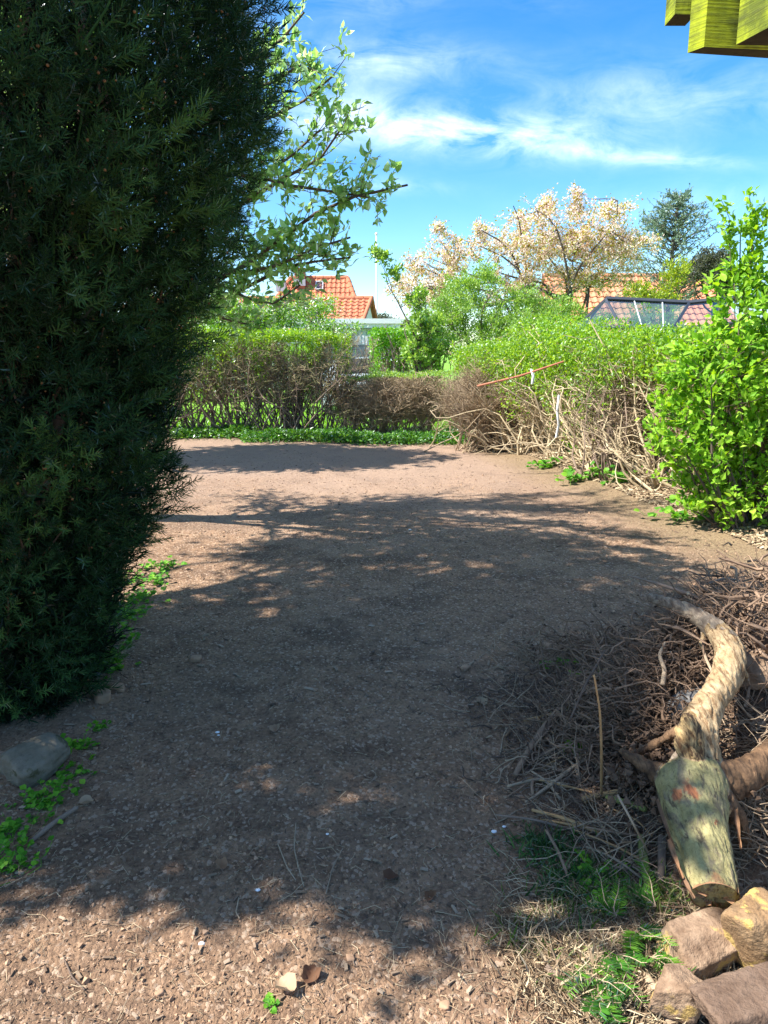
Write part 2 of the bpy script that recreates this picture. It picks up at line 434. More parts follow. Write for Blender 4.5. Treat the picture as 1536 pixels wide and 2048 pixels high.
M['hedge_leaf'] = leaf_mat('hedge_leaf', [(0, (.09, .22, .02)), (.5, (.20, .38, .03)), (1, (.38, .54, .06))], .45)
M['hedge_leaf_b'] = leaf_mat('box_hedge_leaf', [(0, (.07, .22, .02)), (.5, (.14, .36, .03)), (1, (.26, .50, .05))], .45)
M['shrub_leaf'] = leaf_mat('shrub_leaf', [(0, (.13, .25, .04)), (.5, (.24, .41, .07)), (1, (.40, .55, .14))], .45)
M['apple_leaf'] = leaf_mat('apple_leaf', [(0, (.09, .22, .03)), (.5, (.19, .37, .05)), (1, (.32, .50, .09))], .5)
M['petal_white'] = leaf_mat('white_petal', [(0, (.62, .64, .60)), (1, (.85, .85, .82))], .35)
M['petal_pink'] = leaf_mat('pink_petal', [(0, (.68, .48, .40)), (.5, (.86, .72, .64)), (1, (.92, .86, .80))], .45)
M['cherry_leaf'] = leaf_mat('cherry_leaf', [(0, (.34, .20, .05)), (.5, (.40, .36, .07)), (1, (.40, .48, .10))], .45)
M['golden_leaf'] = leaf_mat('golden_leaf', [(0, (.18, .28, .03)), (1, (.42, .50, .06))], .45)
M['conifer'] = leaf_mat('conifer_needle', [(0, (.11, .18, .11)), (1, (.27, .37, .24))], .2)
M['dark_leaf'] = leaf_mat('dark_leaf', [(0, (.04, .055, .03)), (1, (.13, .14, .07))], .3)
M['ivy'] = leaf_mat('ground_ivy', [(0, (.03, .11, .02)), (.6, (.07, .20, .025)), (1, (.16, .34, .04))], .35)
M['weed'] = leaf_mat('weed_leaf', [(0, (.06, .20, .02)), (.6, (.12, .33, .03)), (1, (.24, .46, .05))], .4)
M['grass'] = leaf_mat('grass_blade', [(0, (.05, .11, .02)), (.5, (.11, .20, .035)), (1, (.32, .32, .12))], .4)
M['grass_shaded'] = leaf_mat('shaded_grass_blade', [(0, (.02, .06, .02)), (.6, (.05, .13, .035)), (1, (.14, .22, .07))], .3)  # darker copy of the grass, with the shadow put into its colour
M['lawn_blade'] = leaf_mat('lawn_blade', [(0, (.12, .28, .02)), (1, (.26, .46, .04))], .4)
M['dry_leaf'] = leaf_mat('dry_leaf', [(0, (.09, .045, .03)), (.6, (.22, .12, .065)), (1, (.42, .31, .20))], .2)
M['lawn'] = simple_mat('lawn', (.10, .24, .02), (.20, .38, .03), 6, .95, .5, .03)

# ------------------------------------------------------------------ the ground
def grid_mesh(xs, ys, zf):
    XX, YY = np.meshgrid(xs, ys); V = np.stack([XX, YY, zf(XX, YY)], -1).reshape(-1, 3)
    nx, ny = len(xs), len(ys); i = np.arange(nx - 1)[None] + np.arange(ny - 1)[:, None] * nx
    return Geo().add(V, None, np.stack([i, i + 1, i + nx + 1, i + nx], -1).reshape(-1, 4))

def build_ground():
    xs = np.concatenate([-np.geomspace(400, 4.0, 24)[:-1], np.linspace(-4.0, -2.0, 50)[:-1], np.linspace(-2.0, 2.6, 270)[:-1], np.linspace(2.6, 4.4, 60)[:-1], np.geomspace(4.4, 400, 24)])
    ys = np.concatenate([-np.geomspace(400, 1.0, 16)[:-1], np.linspace(-1, 1.1, 40)[:-1], np.geomspace(1.1, 15.0, 360)[:-1], np.geomspace(15.0, 900, 40)])
    def zf(X, Y):
        k = (np.abs(X) < 5) & (Y > .9) & (Y < 15.2)
        return np.where(k, gh(X, Y, True), np.where((np.abs(X) < 40) & (np.abs(Y) < 40), gh(X, Y), -.02))
    grid_mesh(xs, ys, zf).build('ground', M['soil'], None, True, kind='structure', label='bare dark brown soil strewn with mulch')
    xs = np.linspace(-60, 60, 61); ys = np.concatenate([np.linspace(13.75, 26, 50)[:-1], np.geomspace(26, 220, 30)])
    grid_mesh(xs, ys, lambda X, Y: gh(X, Y) + .012 + .03 * np.clip(Y - 13.75, 0, 1)).build('lawn', M['lawn'], None, True, kind='structure', label='bright green lawn beyond the hedge')
build_ground()

# ------------------------------------------------------------------ houses far behind
def tile_mat(name, a, b, c):
    m, t, o = mat(name)
    oc = obco(t); n = t.noise(oc, 1.3, 5, .7); f = t.noise(oc, 14, 3, .6)
    col = t.mix(t.map(n, .3, .7), a, b); col = t.mix(t.map(f, .45, .75, 0, .6), col, c)
    pbr(t, o, col, .85, f, .2, .01); return m
M['tile'] = tile_mat('red_roof_tile', (.38, .115, .055), (.50, .18, .09), (.56, .28, .17))
M['tile_pale'] = tile_mat('salmon_roof_tile', (.50, .20, .10), (.60, .28, .15), (.36, .15, .08))
M['white_wall'] = simple_mat('white_render', (.74, .74, .76), (.80, .80, .82), 3, .8, .05)
M['white_paint'] = simple_mat('white_paint', (.78, .78, .78), (.82, .82, .82), 4, .5, .05)
M['brick_red'] = simple_mat('red_brick', (.30, .10, .06), (.42, .18, .11), 9, .9)
M['grey_wood'] = simple_mat('weathered_grey_wood', (.30, .29, .29), (.44, .42, .41), 7, .85, .3, .004, (1, 1, .1))
M['pale_board'] = simple_mat('pale_blue_board', (.52, .58, .62), (.60, .66, .70), 3, .7, .05)
M['lead'] = simple_mat('grey_flashing', (.35, .37, .40), (.45, .47, .5), 4, .5)

def roof_plane(e0, e1, r1, r0, pitch=.24, course=.36, amp=.035):
    """pantiles between the eave e0-e1 and the ridge r0-r1; cells outside the outline are left out"""
    e0, e1, r1, r0 = [np.array(v, float) for v in (e0, e1, r1, r0)]
    ux = (e1 - e0); Lx = np.linalg.norm(ux); ux /= Lx
    up = r0 - e0; up = up - ux * (up @ ux); H = np.linalg.norm(up); up /= H; nn = np.cross(ux, up); nn = nn * (1 if nn[2] > 0 else -1)
    a0 = (r0 - e0) @ ux; a1 = (r1 - e0) @ ux
    s0 = min(0, a0); s1 = max(Lx, a1)
    nu = int((s1 - s0) / pitch * 6); rows = max(2, int(H / course)); cs = H / rows
    u = np.linspace(s0, s1, nu + 1); Vs = []; Qs = []; n = 0
    wave = amp * np.maximum(-.35, np.sin(2 * PI * u / pitch))
    for r in range(rows):
        va, vb = r * cs - .03, (r + 1) * cs
        jit = RNG.normal(0, .004, nu + 1)
        A = e0 + np.outer(u, ux) + up * va + np.outer(wave + .05 + jit, nn)
        B = e0 + np.outer(u, ux) + up * vb + np.outer(wave + .01 + jit, nn)
        C = e0 + np.outer(u, ux) + up * va + np.outer(wave * 0 - .0, nn)
        um = (u[:-1] + u[1:]) / 2; vm = (va + vb) / 2 / H
        ok = (um > a0 * vm) & (um < Lx + (a1 - Lx) * vm)
        i = np.nonzero(ok)[0]
        Vs += [C, A, B]; m_ = nu + 1
        Qs.append(np.stack([n + m_ + i, n + m_ + i + 1, n + 2 * m_ + i + 1, n + 2 * m_ + i], -1))
        Qs.append(np.stack([n + i, n + i + 1, n + m_ + i + 1, n + m_ + i], -1)); n += 3 * m_
    return Geo().add(np.vstack(Vs), None, np.vstack(Qs))

def prism(g, pts, d, tint=.5):
    """polygon pts swept by vector d"""
    n = len(pts); A = np.array([list(p) for p in pts], float); B = A + np.array(list(d), float)
    q = [(i, (i + 1) % n, n + (i + 1) % n, n + i) for i in range(n)]
    t = [(0, i + 1, i) for i in range(1, n - 1)] + [(n, n + i, n + i + 1) for i in range(1, n - 1)]
    return g.add(np.vstack([A, B]), t, q, tint)

def ridge_tiles(g, a, b, r=.11):
    a, b = np.array(a, float), np.array(b, float); L = np.linalg.norm(b - a); n = max(1, int(L / .38)); d = (b - a) / n
    A = np.array([a + d * i for i in range(n)]); B = A + d * 1.04
    g.tubes(np.stack([A, (A + B) / 2, B], 1), np.array([[r * .92, r, r * 1.08]] * n), 7, cap=False)

def house_hip():
    e = empty('brick_house', (P(600, 640, 38).x, 38, 0), 'far house with a bright orange-red hipped tile roof, chimney and skylight', 'house')
    rz = P(640, 556, 40).z; ez = rz - 4.2
    R0, R1 = P(582, 556, 40), P(695, 556, 40); R0.z = R1.z = rz
    E0 = Vector((P(455, 600, 35).x, 35.6, ez)); E1 = Vector((P(756, 640, 36).x, 35.6, ez))
    E2 = Vector((E1.x + .4, 44.4, ez)); E3 = Vector((E0.x, 44.4, ez))
    part(roof_plane(E0, E1, R1, R0), 'roof', M['tile'], e)
    g = Geo(); g.add([E1, E2, R1, E3, E0, R0], [(0, 1, 2), (3, 4, 5)], [(1, 3, 5, 2)]); part(g, 'rear_roof', M['tile'], e)
    g = Geo(); ridge_tiles(g, R0, R1, .13); ridge_tiles(g, R1, E1, .13); ridge_tiles(g, R0, E0, .13); part(g, 'ridge_tiles', M['tile'], e, True)
    g = Geo(); g.box((E0.x + .5, 36.1, 0), (E1.x - .5, 43.9, ez - .02)); part(g, 'wall', M['brick_red'], e)
    c = P(600, 538, 39.6)
    g = Geo(); g.box((c.x - .26, 39.3, rz - .7), (c.x + .26, 39.85, c.z - .09)); g.box((c.x - .31, 39.25, c.z - .09), (c.x + .31, 39.9, c.z + .03)); ch = part(g, 'chimney', M['brick_red'], e)
    g = Geo(); g.box((c.x - .30, 39.2, rz - .45), (c.x + .30, 39.3, rz - .12)); part(g, 'flashing', M['lead'], e)
    # skylight lying in the slope
    s = P(634, 570, 38); up = Vector((0, R1.y - E1.y, rz - ez)).normalized(); nn = Vector((0, -up.z, up.y)); sz = s
    t = (sz.z - ez) / (rz - ez); base = Vector((s.x, E1.y + (R1.y - E1.y) * t, sz.z)) + nn * .08
    Rm = np.array([[1, 0, 0], [0, up.y, nn.y], [0, up.z, nn.z]])
    g = Geo()
    for lo, hi in (((-.2, -.32, 0), (-.15, .32, .08)), ((.15, -.32, 0), (.2, .32, .08)), ((-.15, -.32, 0), (.15, -.27, .08)), ((-.15, .27, 0), (.15, .32, .08))):
        g.box(lo, hi, .5, Rm, base)
    w = part(g, 'skylight', M['lead'], e)
    g = Geo(); g.box((-.15, -.27, .02), (.15, .27, .05), .5, Rm, base); part(g, 'pane', M['glass'], e)
    v = P(562, 566, 37.6)
    g = Geo(); g.box((v.x - .22, v.y - .2, v.z - .4), (v.x + .22, v.y + .3, v.z + .12)); part(g, 'vent', M['lead'], e)

def glass_material():
    m, t, o = mat('glass')
    gl = t.new('ShaderNodeBsdfGlossy'); gl.inputs['Roughness'].default_value = .03
    tr = t.new('ShaderNodeBsdfTransparent'); tr.inputs[0].default_value = (.92, .96, .97, 1)
    lw = t.new('ShaderNodeLayerWeight'); lw.inputs[0].default_value = .35
    f = t.math('ADD', t.math('MULTIPLY', lw.outputs['Fresnel'], .2), .06, clamp=True)
    mx = t.new('ShaderNodeMixShader'); t.set(mx.inputs[0], f); t.l.new(tr.outputs[0], mx.inputs[1]); t.l.new(gl.outputs[0], mx.inputs[2])
    t.l.new(mx.outputs[0], o.inputs[0]); return m
M['glass'] = glass_material()

def house_gable():
    A = P(718, 650, 29); B = P(757, 650, 35.2); apex = P(742, 598, 32)   # near eave corner, far eave corner, ridge end
    ez = min(A.z, B.z) - .25; A.z = B.z = ez
    e = empty('white_gabled_house', (A.x - 4, 30, 0), 'low white-walled house with red tiled roof and plain gable behind the flat garage', 'house')
    dv = Vector((-1, 0, 0)) * 9.2
    part(roof_plane(A + dv, A, apex, apex + dv, .25, .36), 'roof', M['tile'], e)
    g = Geo(); g.add([B, B + dv, apex + dv, apex], None, [(0, 1, 2, 3)]); part(g, 'rear_roof', M['tile'], e)
    g = Geo(); ridge_tiles(g, apex + dv, apex + Vector((.05, 0, .02)), .12)
    part(g, 'ridge_tiles', M['tile'], e, True)
    g = Geo(); ridge_tiles(g, A + Vector((.03, 0, .08)), apex + Vector((.03, 0, .06)), .08); ridge_tiles(g, B + Vector((.03, 0, .06)), apex + Vector((.03, 0, .06)), .08)
    part(g, 'verge_tiles', M['tile'], e, True)
    g = Geo()
    a, b, c = [v + Vector((-.1, 0, -.06)) for v in (A, B, apex)]
    prism(g, [(a.x, a.y + .3, 0), (b.x, b.y - .3, 0), (b.x, b.y - .3, b.z), (c.x, c.y, c.z), (a.x, a.y + .3, a.z)], dv * .98)
    part(g, 'wall', M['white_wall'], e)

def garage():
    x0, x1 = P(560, 640, 24).x, P(806, 640, 24).x; zt = P(700, 637, 24).z; zm = P(700, 647, 24).z; zb = P(700, 656, 24).z
    e = empty('flat_roofed_garage', ((x0 + x1) / 2, 26, 0), 'flat-roofed garage with a white fascia and pale blue-grey board wall', 'garage')
    g = Geo(); g.box((x0, 24, zm), (x1, 24.1, zt)); g.box((x0 + .08, 24.06, zb), (x1 - .08, 24.16, zm - .004)); part(g, 'fascia', M['white_paint'], e)
    g = Geo(); g.box((x0 + .1, 24.1, zt - .08), (x1 - .1, 29, zt - .02)); part(g, 'roof', M['lead'], e)
    g = Geo(); g.box((x0 + .3, 24.34, 0), (x1 - .3, 28.8, zb + .02)); part(g, 'wall', M['pale_board'], e)
    bd = Geo(); bd.box((0, 0, .1), (.135, .03, zb - .01)); me = bd.mesh('board', M['pale_board'])
    x = x0 + .32
    while x < x1 - .45:
        o = link('board', me, None); o.location = (x, 24.29 + random.uniform(-.004, .004), 0); attach(o, e); x += .15

def board_fence():
    e = empty('board_fence', (P(700, 690, 20).x, 20, 0), 'weathered grey board fence topped with white pickets, in the gap between the hedges', 'fence')
    x0, x1 = P(640, 690, 20).x, P(790, 690, 20).x
    zt = P(700, 692, 20).z; zw = P(700, 672, 20).z
    g = Geo(); g.box((0, 0, .03), (.105, .022, zt - .02)); mg = g.mesh('board', M['grey_wood'])
    g = Geo(); g.box((0, 0, zt + .03), (.062, .02, zw)); mw = g.mesh('picket', M['white_paint'])
    x = x0
    while x < x1:
        o = link('board', mg); o.location = (x, 20 + random.uniform(-.006, .006), random.uniform(-.02, .01)); attach(o, e); x += .118
    x = x0
    while x < x1:
        o = link('picket', mw); o.location = (x, 19.99, random.uniform(-.015, .015)); attach(o, e); x += .092
    g = Geo(); g.box((x0, 20.03, zt - .03), (x1, 20.08, zt + .035)); part(g, 'rail', M['grey_wood'], e)
    for xx in (x0 + .1, (x0 + x1) / 2, x1 - .1):
        g = Geo(); g.box((xx - .05, 20.08, 0), (xx + .05, 20.17, zw - .05)); part(g, 'post', M['grey_wood'], e)

def right_house():
    z = P(1250, 552, 30).z
    e = empty('long_house', (P(1260, 600, 30).x, 30, 0), 'long house with a salmon tiled roof behind the blossoming cherry and glass roof', 'house')
    R0, R1 = Vector((P(1085, 552, 30).x, 30, z)), Vector((P(1425, 552, 30).x, 30, z)); ez = z - 2.6
    E0, E1 = Vector((R0.x - .1, 26.6, ez)), Vector((R1.x + .1, 26.6, ez))
    part(roof_plane(E0, E1, R1, R0, .26, .34), 'roof', M['tile_pale'], e)
    g = Geo(); g.add([Vector((R0.x, 33.4, ez)), Vector((R1.x, 33.4, ez)), R1, R0], None, [(1, 0, 3, 2)]); part(g, 'rear_roof', M['tile_pale'], e)
    g = Geo(); ridge_tiles(g, R0, R1, .12); part(g, 'ridge_tiles', M['tile_pale'], e, True)
    g = Geo(); prism(g, [(R0.x + .1, 26.9, 0), (R0.x + .1, 33.1, 0), (R0.x + .1, 33.1, ez), (R0.x + .1, 30, z - .1), (R0.x + .1, 26.9, ez)], (R1.x - R0.x - .2, 0, 0)); part(g, 'wall', M['brick_red'], e)

house_hip(); house_gable(); garage(); board_fence(); right_house()

def flagpole():
    b = P(753, 640, 36); top = P(753, 470, 36)
    g = Geo(); g.tubes([[(b.x, 36, 0), (b.x, 36, top.z * .5), (b.x, 36, top.z)]], [[.055, .045, .03]], 8, cap=True)
    e = empty('flagpole', (b.x, 36, 0), 'thin white flagpole standing against the sky right of the gable', 'flagpole')
    part(g, 'pole', M['white_paint'], e, True)
    g = Geo(); V, T = ico(2); g.add(V * .07 + np.array([b.x, 36, top.z + .05]), T); part(g, 'finial', M['white_paint'], e, True)
flagpole()

def greenhouse():
    M['dark_metal'] = simple_mat('dark_grey_frame', (.035, .04, .05), (.05, .055, .065), 5, .4, .02)
    M['silver_metal'] = simple_mat('aluminium_bar', (.55, .58, .6), (.6, .62, .65), 5, .35, .02)
    y0 = 12.2
    A = P(1212, 598, y0 + 1.3); B = P(1378, 606, y0 + 1.3); C = P(1560, 588, y0 + 1.0)
    e = empty('greenhouse', (A.x + 1.3, y0 + 1.2, 0), 'glass-roofed greenhouse with a dark grey frame rising over the right-hand hedge', 'greenhouse')
    ze = P(1300, 655, y0).z
    a = Vector((A.x - .1, y0, ze)); b = Vector((P(1345, 655, y0).x, y0, ze)); a2 = Vector((A.x - .1, y0 + 2.6, ze)); b2 = Vector((B.x + .2, y0 + 2.6, ze))
    c = Vector((C.x, y0 - .3, ze)); L = Vector((P(1180, 648, y0).x, y0 + 1.0, ze))
    def onp(q, A_, B_, a_):
        n_ = (B_ - A_).cross(a_ - A_); return Vector((q.x, q.y, A_.z - (n_.x * (q.x - A_.x) + n_.y * (q.y - A_.y)) / n_.z))
    b = onp(b, A, B, a); c = onp(c, B, C, b)
    def bar(p, q, w, m, name):
        g = Geo(); g.tubes([[p, (p + q) / 2, q]], w, 4, cap=True); return part(g, name, m, e)
    bar(A, B, .05, M['dark_metal'], 'ridge_bar'); bar(B, C, .05, M['dark_metal'], 'ridge_bar')
    bar(A, a, .028, M['dark_metal'], 'rafter'); bar(A, L, .028, M['dark_metal'], 'rafter'); bar(B, b, .032, M['dark_metal'], 'rafter'); bar(A, a2, .028, M['dark_metal'], 'rafter')
    bar(a, b, .03, M['dark_metal'], 'eaves_bar'); bar(b, c, .03, M['dark_metal'], 'eaves_bar'); bar(C, c, .03, M['dark_metal'], 'rafter'); bar(L, a, .03, M['dark_metal'], 'eaves_bar')
    cells = []
    for i, f in enumerate((.34, .68)):
        p = A.lerp(B, f); q = a.lerp(b, min(1, f * 1.22)); bar(p, q, .012, M['silver_metal'], 'glazing_bar')
    fs = [0, .34, .68, 1]
    for i in range(3):
        p0, p1 = A.lerp(B, fs[i] + .01), A.lerp(B, fs[i + 1] - .01); q0, q1 = a.lerp(b, min(1, fs[i] * 1.22) + .01), a.lerp(b, min(1, fs[i + 1] * 1.22) - .01)
        g = Geo(); prism(g, [p0, p1, q1, q0], (0, .004, .004)); part(g, 'pane', M['glass'], e)
    for i in range(3):
        f0, f1 = i / 3 + .01, (i + 1) / 3 - .01
        g = Geo(); prism(g, [B.lerp(C, f0), B.lerp(C, f1), b.lerp(c, f1), b.lerp(c, f0)], (0, .004, .004)); part(g, 'pane', M['glass'], e)
        bar(B.lerp(C, f1 + .01), b.lerp(c, f1 + .01), .012, M['silver_metal'], 'glazing_bar')
    g = Geo(); prism(g, [A, a, L], (-.004, 0, .0)); part(g, 'pane', M['glass'], e)
    g = Geo(); prism(g, [A, B, b2, a2], (0, .004, .004)); part(g, 'pane', M['glass'], e)
    for (p, q) in ((a, b), (b, c), (a, a2), (a2, b2)):
        g = Geo(); prism(g, [(p.x, p.y, .3), (q.x, q.y, .3), (q.x, q.y, ze - .03), (p.x, p.y, ze - .03)], (.004, .004, 0)); part(g, 'wall_pane', M['glass'], e)
        g = Geo(); prism(g, [(p.x, p.y, 0), (q.x, q.y, 0), (q.x, q.y, .296), (p.x, p.y, .296)], (.05, .05, 0)); part(g, 'base_wall', M['brick_red'], e)
    for p in (a, b, c, a2, b2, L):
        g = Geo(); g.box((p.x - .025, p.y - .025, 0), (p.x + .025, p.y + .025, ze - .01)); part(g, 'post', M['dark_metal'], e)
greenhouse()

def parked_car():
    """light silver-blue car seen end-on behind the low bare hedge"""
    y = 17.2; xc = P(722, 800, y).x; W = .88
    M['car_paint'] = simple_mat('silver_blue_paint', (.50, .58, .63), (.52, .60, .65), 2, .25, 0, spec=.5)
    M['car_dark'] = simple_mat('black_rubber', (.02, .02, .022), None, 4, .6)
    e = empty('parked_car', (xc, y + 1.8, 0), 'pale silver-blue car parked end-on behind the low bare hedge', 'car')
    prof = [(.0, .35), (.0, .78), (.18, .92), (.95, 1.0), (1.55, 1.40), (2.9, 1.42), (3.6, 1.02), (4.1, .95), (4.2, .4), (4.1, .22), (.1, .22)]
    xs = [-W, -W * .97, -W * .80, 0, W * .80, W * .97, W]; g = Geo(); Vs = []
    for x in xs:
        k = abs(x) / W
        for (py, pz) in prof:
            sh = 1 - .13 * max(0, k - .7) / .3; hh = pz
            if pz > 1.05: hh = pz - .05 * k; 
            xx = x * (1 - .16 * max(0, pz - .95) / .45)
            yy = 2.1 + (py - 2.1) * (1 - .05 * k ** 3)
            Vs.append((xc + xx, y + yy, hh - (.05 if k > .99 and pz > .9 else 0)))
    n = len(prof); q = [(i * n + j, i * n + (j + 1) % n, (i + 1) * n + (j + 1) % n, (i + 1) * n + j) for i in range(len(xs) - 1) for j in range(n)]
    t = [(0, j + 1, j) for j in range(1, n - 1)] + [((len(xs) - 1) * n, (len(xs) - 1) * n + j, (len(xs) - 1) * n + j + 1) for j in range(1, n - 1)]
    g.add(Vs, t, q); part(g, 'body', M['car_paint'], e, False)
    g = Geo(); prism(g, [(xc - .66, y + 1.0, 1.045), (xc + .66, y + 1.0, 1.045), (xc + .58, y + 1.5, 1.375), (xc - .58, y + 1.5, 1.375)], (0, -.012, .012)); part(g, 'windscreen', M['car_dark'], e)
    for s in (-1, 1):
        g = Geo(); V, T = ico(2); g.add(V * [.15, .04, .07] + [xc + s * .62, y + .02, .70], T); part(g, 'headlight', M['white_paint'], e, True)
        g = Geo(); g.box((xc + s * .89, y + 1.2, .98), (xc + s * 1.02, y + 1.28, 1.1)); part(g, 'mirror', M['car_paint'], e)
        for yy in (.85, 3.35):
            g = Geo(); g.tubes([[(xc + s * .70, y + yy, .31), (xc + s * .80, y + yy, .31), (xc + s * .90, y + yy, .31)]], .31, 18, cap=True); part(g, 'wheel', M['car_dark'], e)
    g = Geo(); g.box((xc - .5, y - .02, .36), (xc + .5, y + .01, .52)); part(g, 'grille', M['car_dark'], e)
parked_car()

# ------------------------------------------------------------------ trees and shrubs
def blob_points(blobs, n, shell=.35):
    """points in a set of ellipsoids, denser near their skins; returns points and outward directions"""
    w = np.array([b[3] * b[4] * b[5] for b in blobs]) ** .8; w /= w.sum()
    k = RNG.choice(len(blobs), n, p=w); B = np.array([b[:6] for b in blobs])[k]
    d = rdir(n); r = 1 - shell * RNG.random(n) ** 1.4
    return B[:, :3] + d * r[:, None] * B[:, 3:6], d

def clump(pts, nleaf, spread):
    """nleaf points around each of pts"""
    q = np.repeat(pts, nleaf, axis=0)
    return q + RNG.normal(0, 1, q.shape) * spread

def tree(name, base, trunk_top, r0, blobs, label, category='tree', nl=9, ns=60, nt=400, leaf=None, bark='bark', shell=.5, wig=.10, flower=None, sides=5, group=None, updir=.2):
    """trunk, limbs, twigs that reach into the crown volumes, and the leaves they carry"""
    base = np.array(base, float); top = np.array(trunk_top, float)
    e = empty(name, tuple(base), label, category, group)
    T = paths([base], [top], 10, .04); tr = np.linspace(1, .6, 10) * r0; tr[0] *= 1.35
    part(Geo().tubes(T, tr[None], 12, .5), 'trunk', M[bark], e, True)
    tips, _ = blob_points(blobs, nl, .6)
    tt = RNG.uniform(.45, 1, nl); A, _ = at_path(T, np.zeros(nl, int), tt)
    LB = paths(A, tips, 9, wig); LB[:, :, 2] += (np.sin(PI * np.linspace(0, 1, 9)) * .08)[None] * np.linalg.norm(tips - A, axis=1)[:, None]
    lr = r0 * .55 * np.linspace(1, .25, 9)[None] * RNG.uniform(.6, 1, (nl, 1))
    g = Geo().tubes(LB, lr, 7)
    tips2, _ = blob_points(blobs, ns, shell)
    # start every branch at the limb point closest to it
    flat = LB[:, 2:].reshape(-1, 3); idx = np.array([np.argmin(((flat - t) ** 2).sum(1) * (1 + RNG.random(len(flat)))) for t in tips2])
    SB = paths(flat[idx], tips2, 7, wig); g.tubes(SB, r0 * .16 * np.linspace(1, .3, 7)[None] * RNG.uniform(.6, 1, (ns, 1)), 5)
    part(g, 'branches', M[bark], e, True)
    tips3, dd = blob_points(blobs, nt, shell)
    flat = SB[:, 2:].reshape(-1, 3); idx = np.array([np.argmin(((flat - t) ** 2).sum(1) * (1 + .6 * RNG.random(len(flat)))) for t in tips3])
    TB = paths(flat[idx], tips3, 4, wig); part(Geo().tubes(TB, max(.003, r0 * .045) * np.linspace(1, .4, 4)[None], 3), 'twigs', M[bark], e, kind='stuff')
    out = [e, TB]
    for (mat_, per, size, tmpl, spread, nm) in (leaf or []):
        n = nt * per; ii = RNG.integers(0, nt, n); t = RNG.random(n) ** .7
        p, d = at_path(TB, ii, t); p = p + RNG.normal(0, spread, p.shape)
        d = d / (np.linalg.norm(d, axis=1, keepdims=True) + 1e-9) + rdir(n) * .9 + [0, 0, updir]
        part(Geo().scatter(tmpl, p, basis(d), size * RNG.uniform(.6, 1.25, n)), nm, M[mat_], e, kind='stuff')
    return out

def px_blob(px, py, y, rx, ry, rz):
    c = P(px, py, y); return (c.x, c.y, c.z, rx, ry, rz)

# blossoming cherry behind the hedge
Y = 19.0
tree('cherry_tree', (P(1128, 640, Y).x, Y, 0), P(1120, 590, Y), .105,
     [px_blob(1150, 480, Y, 1.4, 1.4, 1.0), px_blob(1040, 490, Y, 1.0, 1.2, .8), px_blob(1240, 500, Y, .9, 1.2, .6), px_blob(900, 520, Y, .8, .9, .75), px_blob(960, 470, Y, .35, .4, .35), px_blob(880, 460, Y, .3, .4, .3), px_blob(1285, 480, Y, .45, .5, .25),
      px_blob(1100, 410, Y, .35, .4, .55), px_blob(1150, 400, Y, .3, .4, .4), px_blob(1040, 430, Y, .25, .3, .4), px_blob(1215, 425, Y, .55, .5, .35), px_blob(1265, 410, Y, .2, .3, .2), px_blob(870, 590, Y, 1.0, 1, .7), px_blob(1030, 575, Y, 1.2, 1, .5), px_blob(800, 590, Y - .5, .35, .5, .45), px_blob(1180, 560, Y, 1.1, 1, .45), px_blob(830, 540, Y, .5, .5, .4)],
     'spreading cherry tree in fading pink blossom with bronze young leaves', nl=18, ns=200, nt=1400, shell=.95, wig=.07,
     leaf=[('cherry_leaf', 14, .075, DIAM, .06, 'leaves'), ('petal_pink', 26, .058, DIAM, .05, 'blossom')])
# white-flowering apple
Y = 19.5
tree('apple_tree', (P(510, 700, Y).x, Y, 0), P(520, 640, Y), .12,
     [px_blob(470, 628, Y, 1.3, 1.1, .6), px_blob(580, 622, Y, 1.1, 1.0, .5), px_blob(420, 650, Y, .9, .9, .5), px_blob(655, 655, Y - .4, .5, .6, .22), px_blob(710, 654, Y - .4, .3, .4, .16), px_blob(640, 615, Y, .6, .6, .3), px_blob(530, 650, Y, 1.5, .9, .5)],
     'apple tree thick with white blossom and fresh leaves above the left hedge', nl=10, ns=90, nt=900, shell=.9,
     leaf=[('apple_leaf', 20, .075, DIAM, .06, 'leaves'), ('petal_white', 6, .06, DIAM, .05, 'blossom')])
tree('greenhouse_plant', (P(1290, 640, 13.2).x, 13.3, 0), P(1290, 690, 13.3), .02, [px_blob(1290, 640, 13.2, .38, .3, .22), px_blob(1340, 650, 13.2, .35, .3, .2)],
     'green plant seen through the sloping greenhouse glass', 'plant', nl=6, ns=20, nt=160, shell=.9, leaf=[('hedge_leaf_b', 14, .05, DIAM, .03, 'leaves')])
# rounded light green shrub
Y = 16.5
tree('flowering_currant', (P(960, 760, Y).x, Y, 0), P(965, 700, Y), .06,
     [px_blob(960, 640, Y, 1.15, .9, .95), px_blob(1030, 660, Y, .9, .8, .7), px_blob(880, 650, Y, .6, .7, .6), px_blob(960, 560, Y, .45, .5, .5), px_blob(1080, 665, Y - 1, .7, .7, .45), px_blob(1120, 625, Y, .6, .6, .42), px_blob(1060, 600, Y, .45, .5, .4), px_blob(910, 590, Y, .5, .5, .5), px_blob(1180, 640, Y, .5, .5, .25)],
     'big loose light green shrub standing in front of the cherry tree', 'shrub', nl=14, ns=120, nt=1400, shell=.75, wig=.06, updir=1.0,
     leaf=[('shrub_leaf', 30, .052, DIAM, .05, 'leaves')])
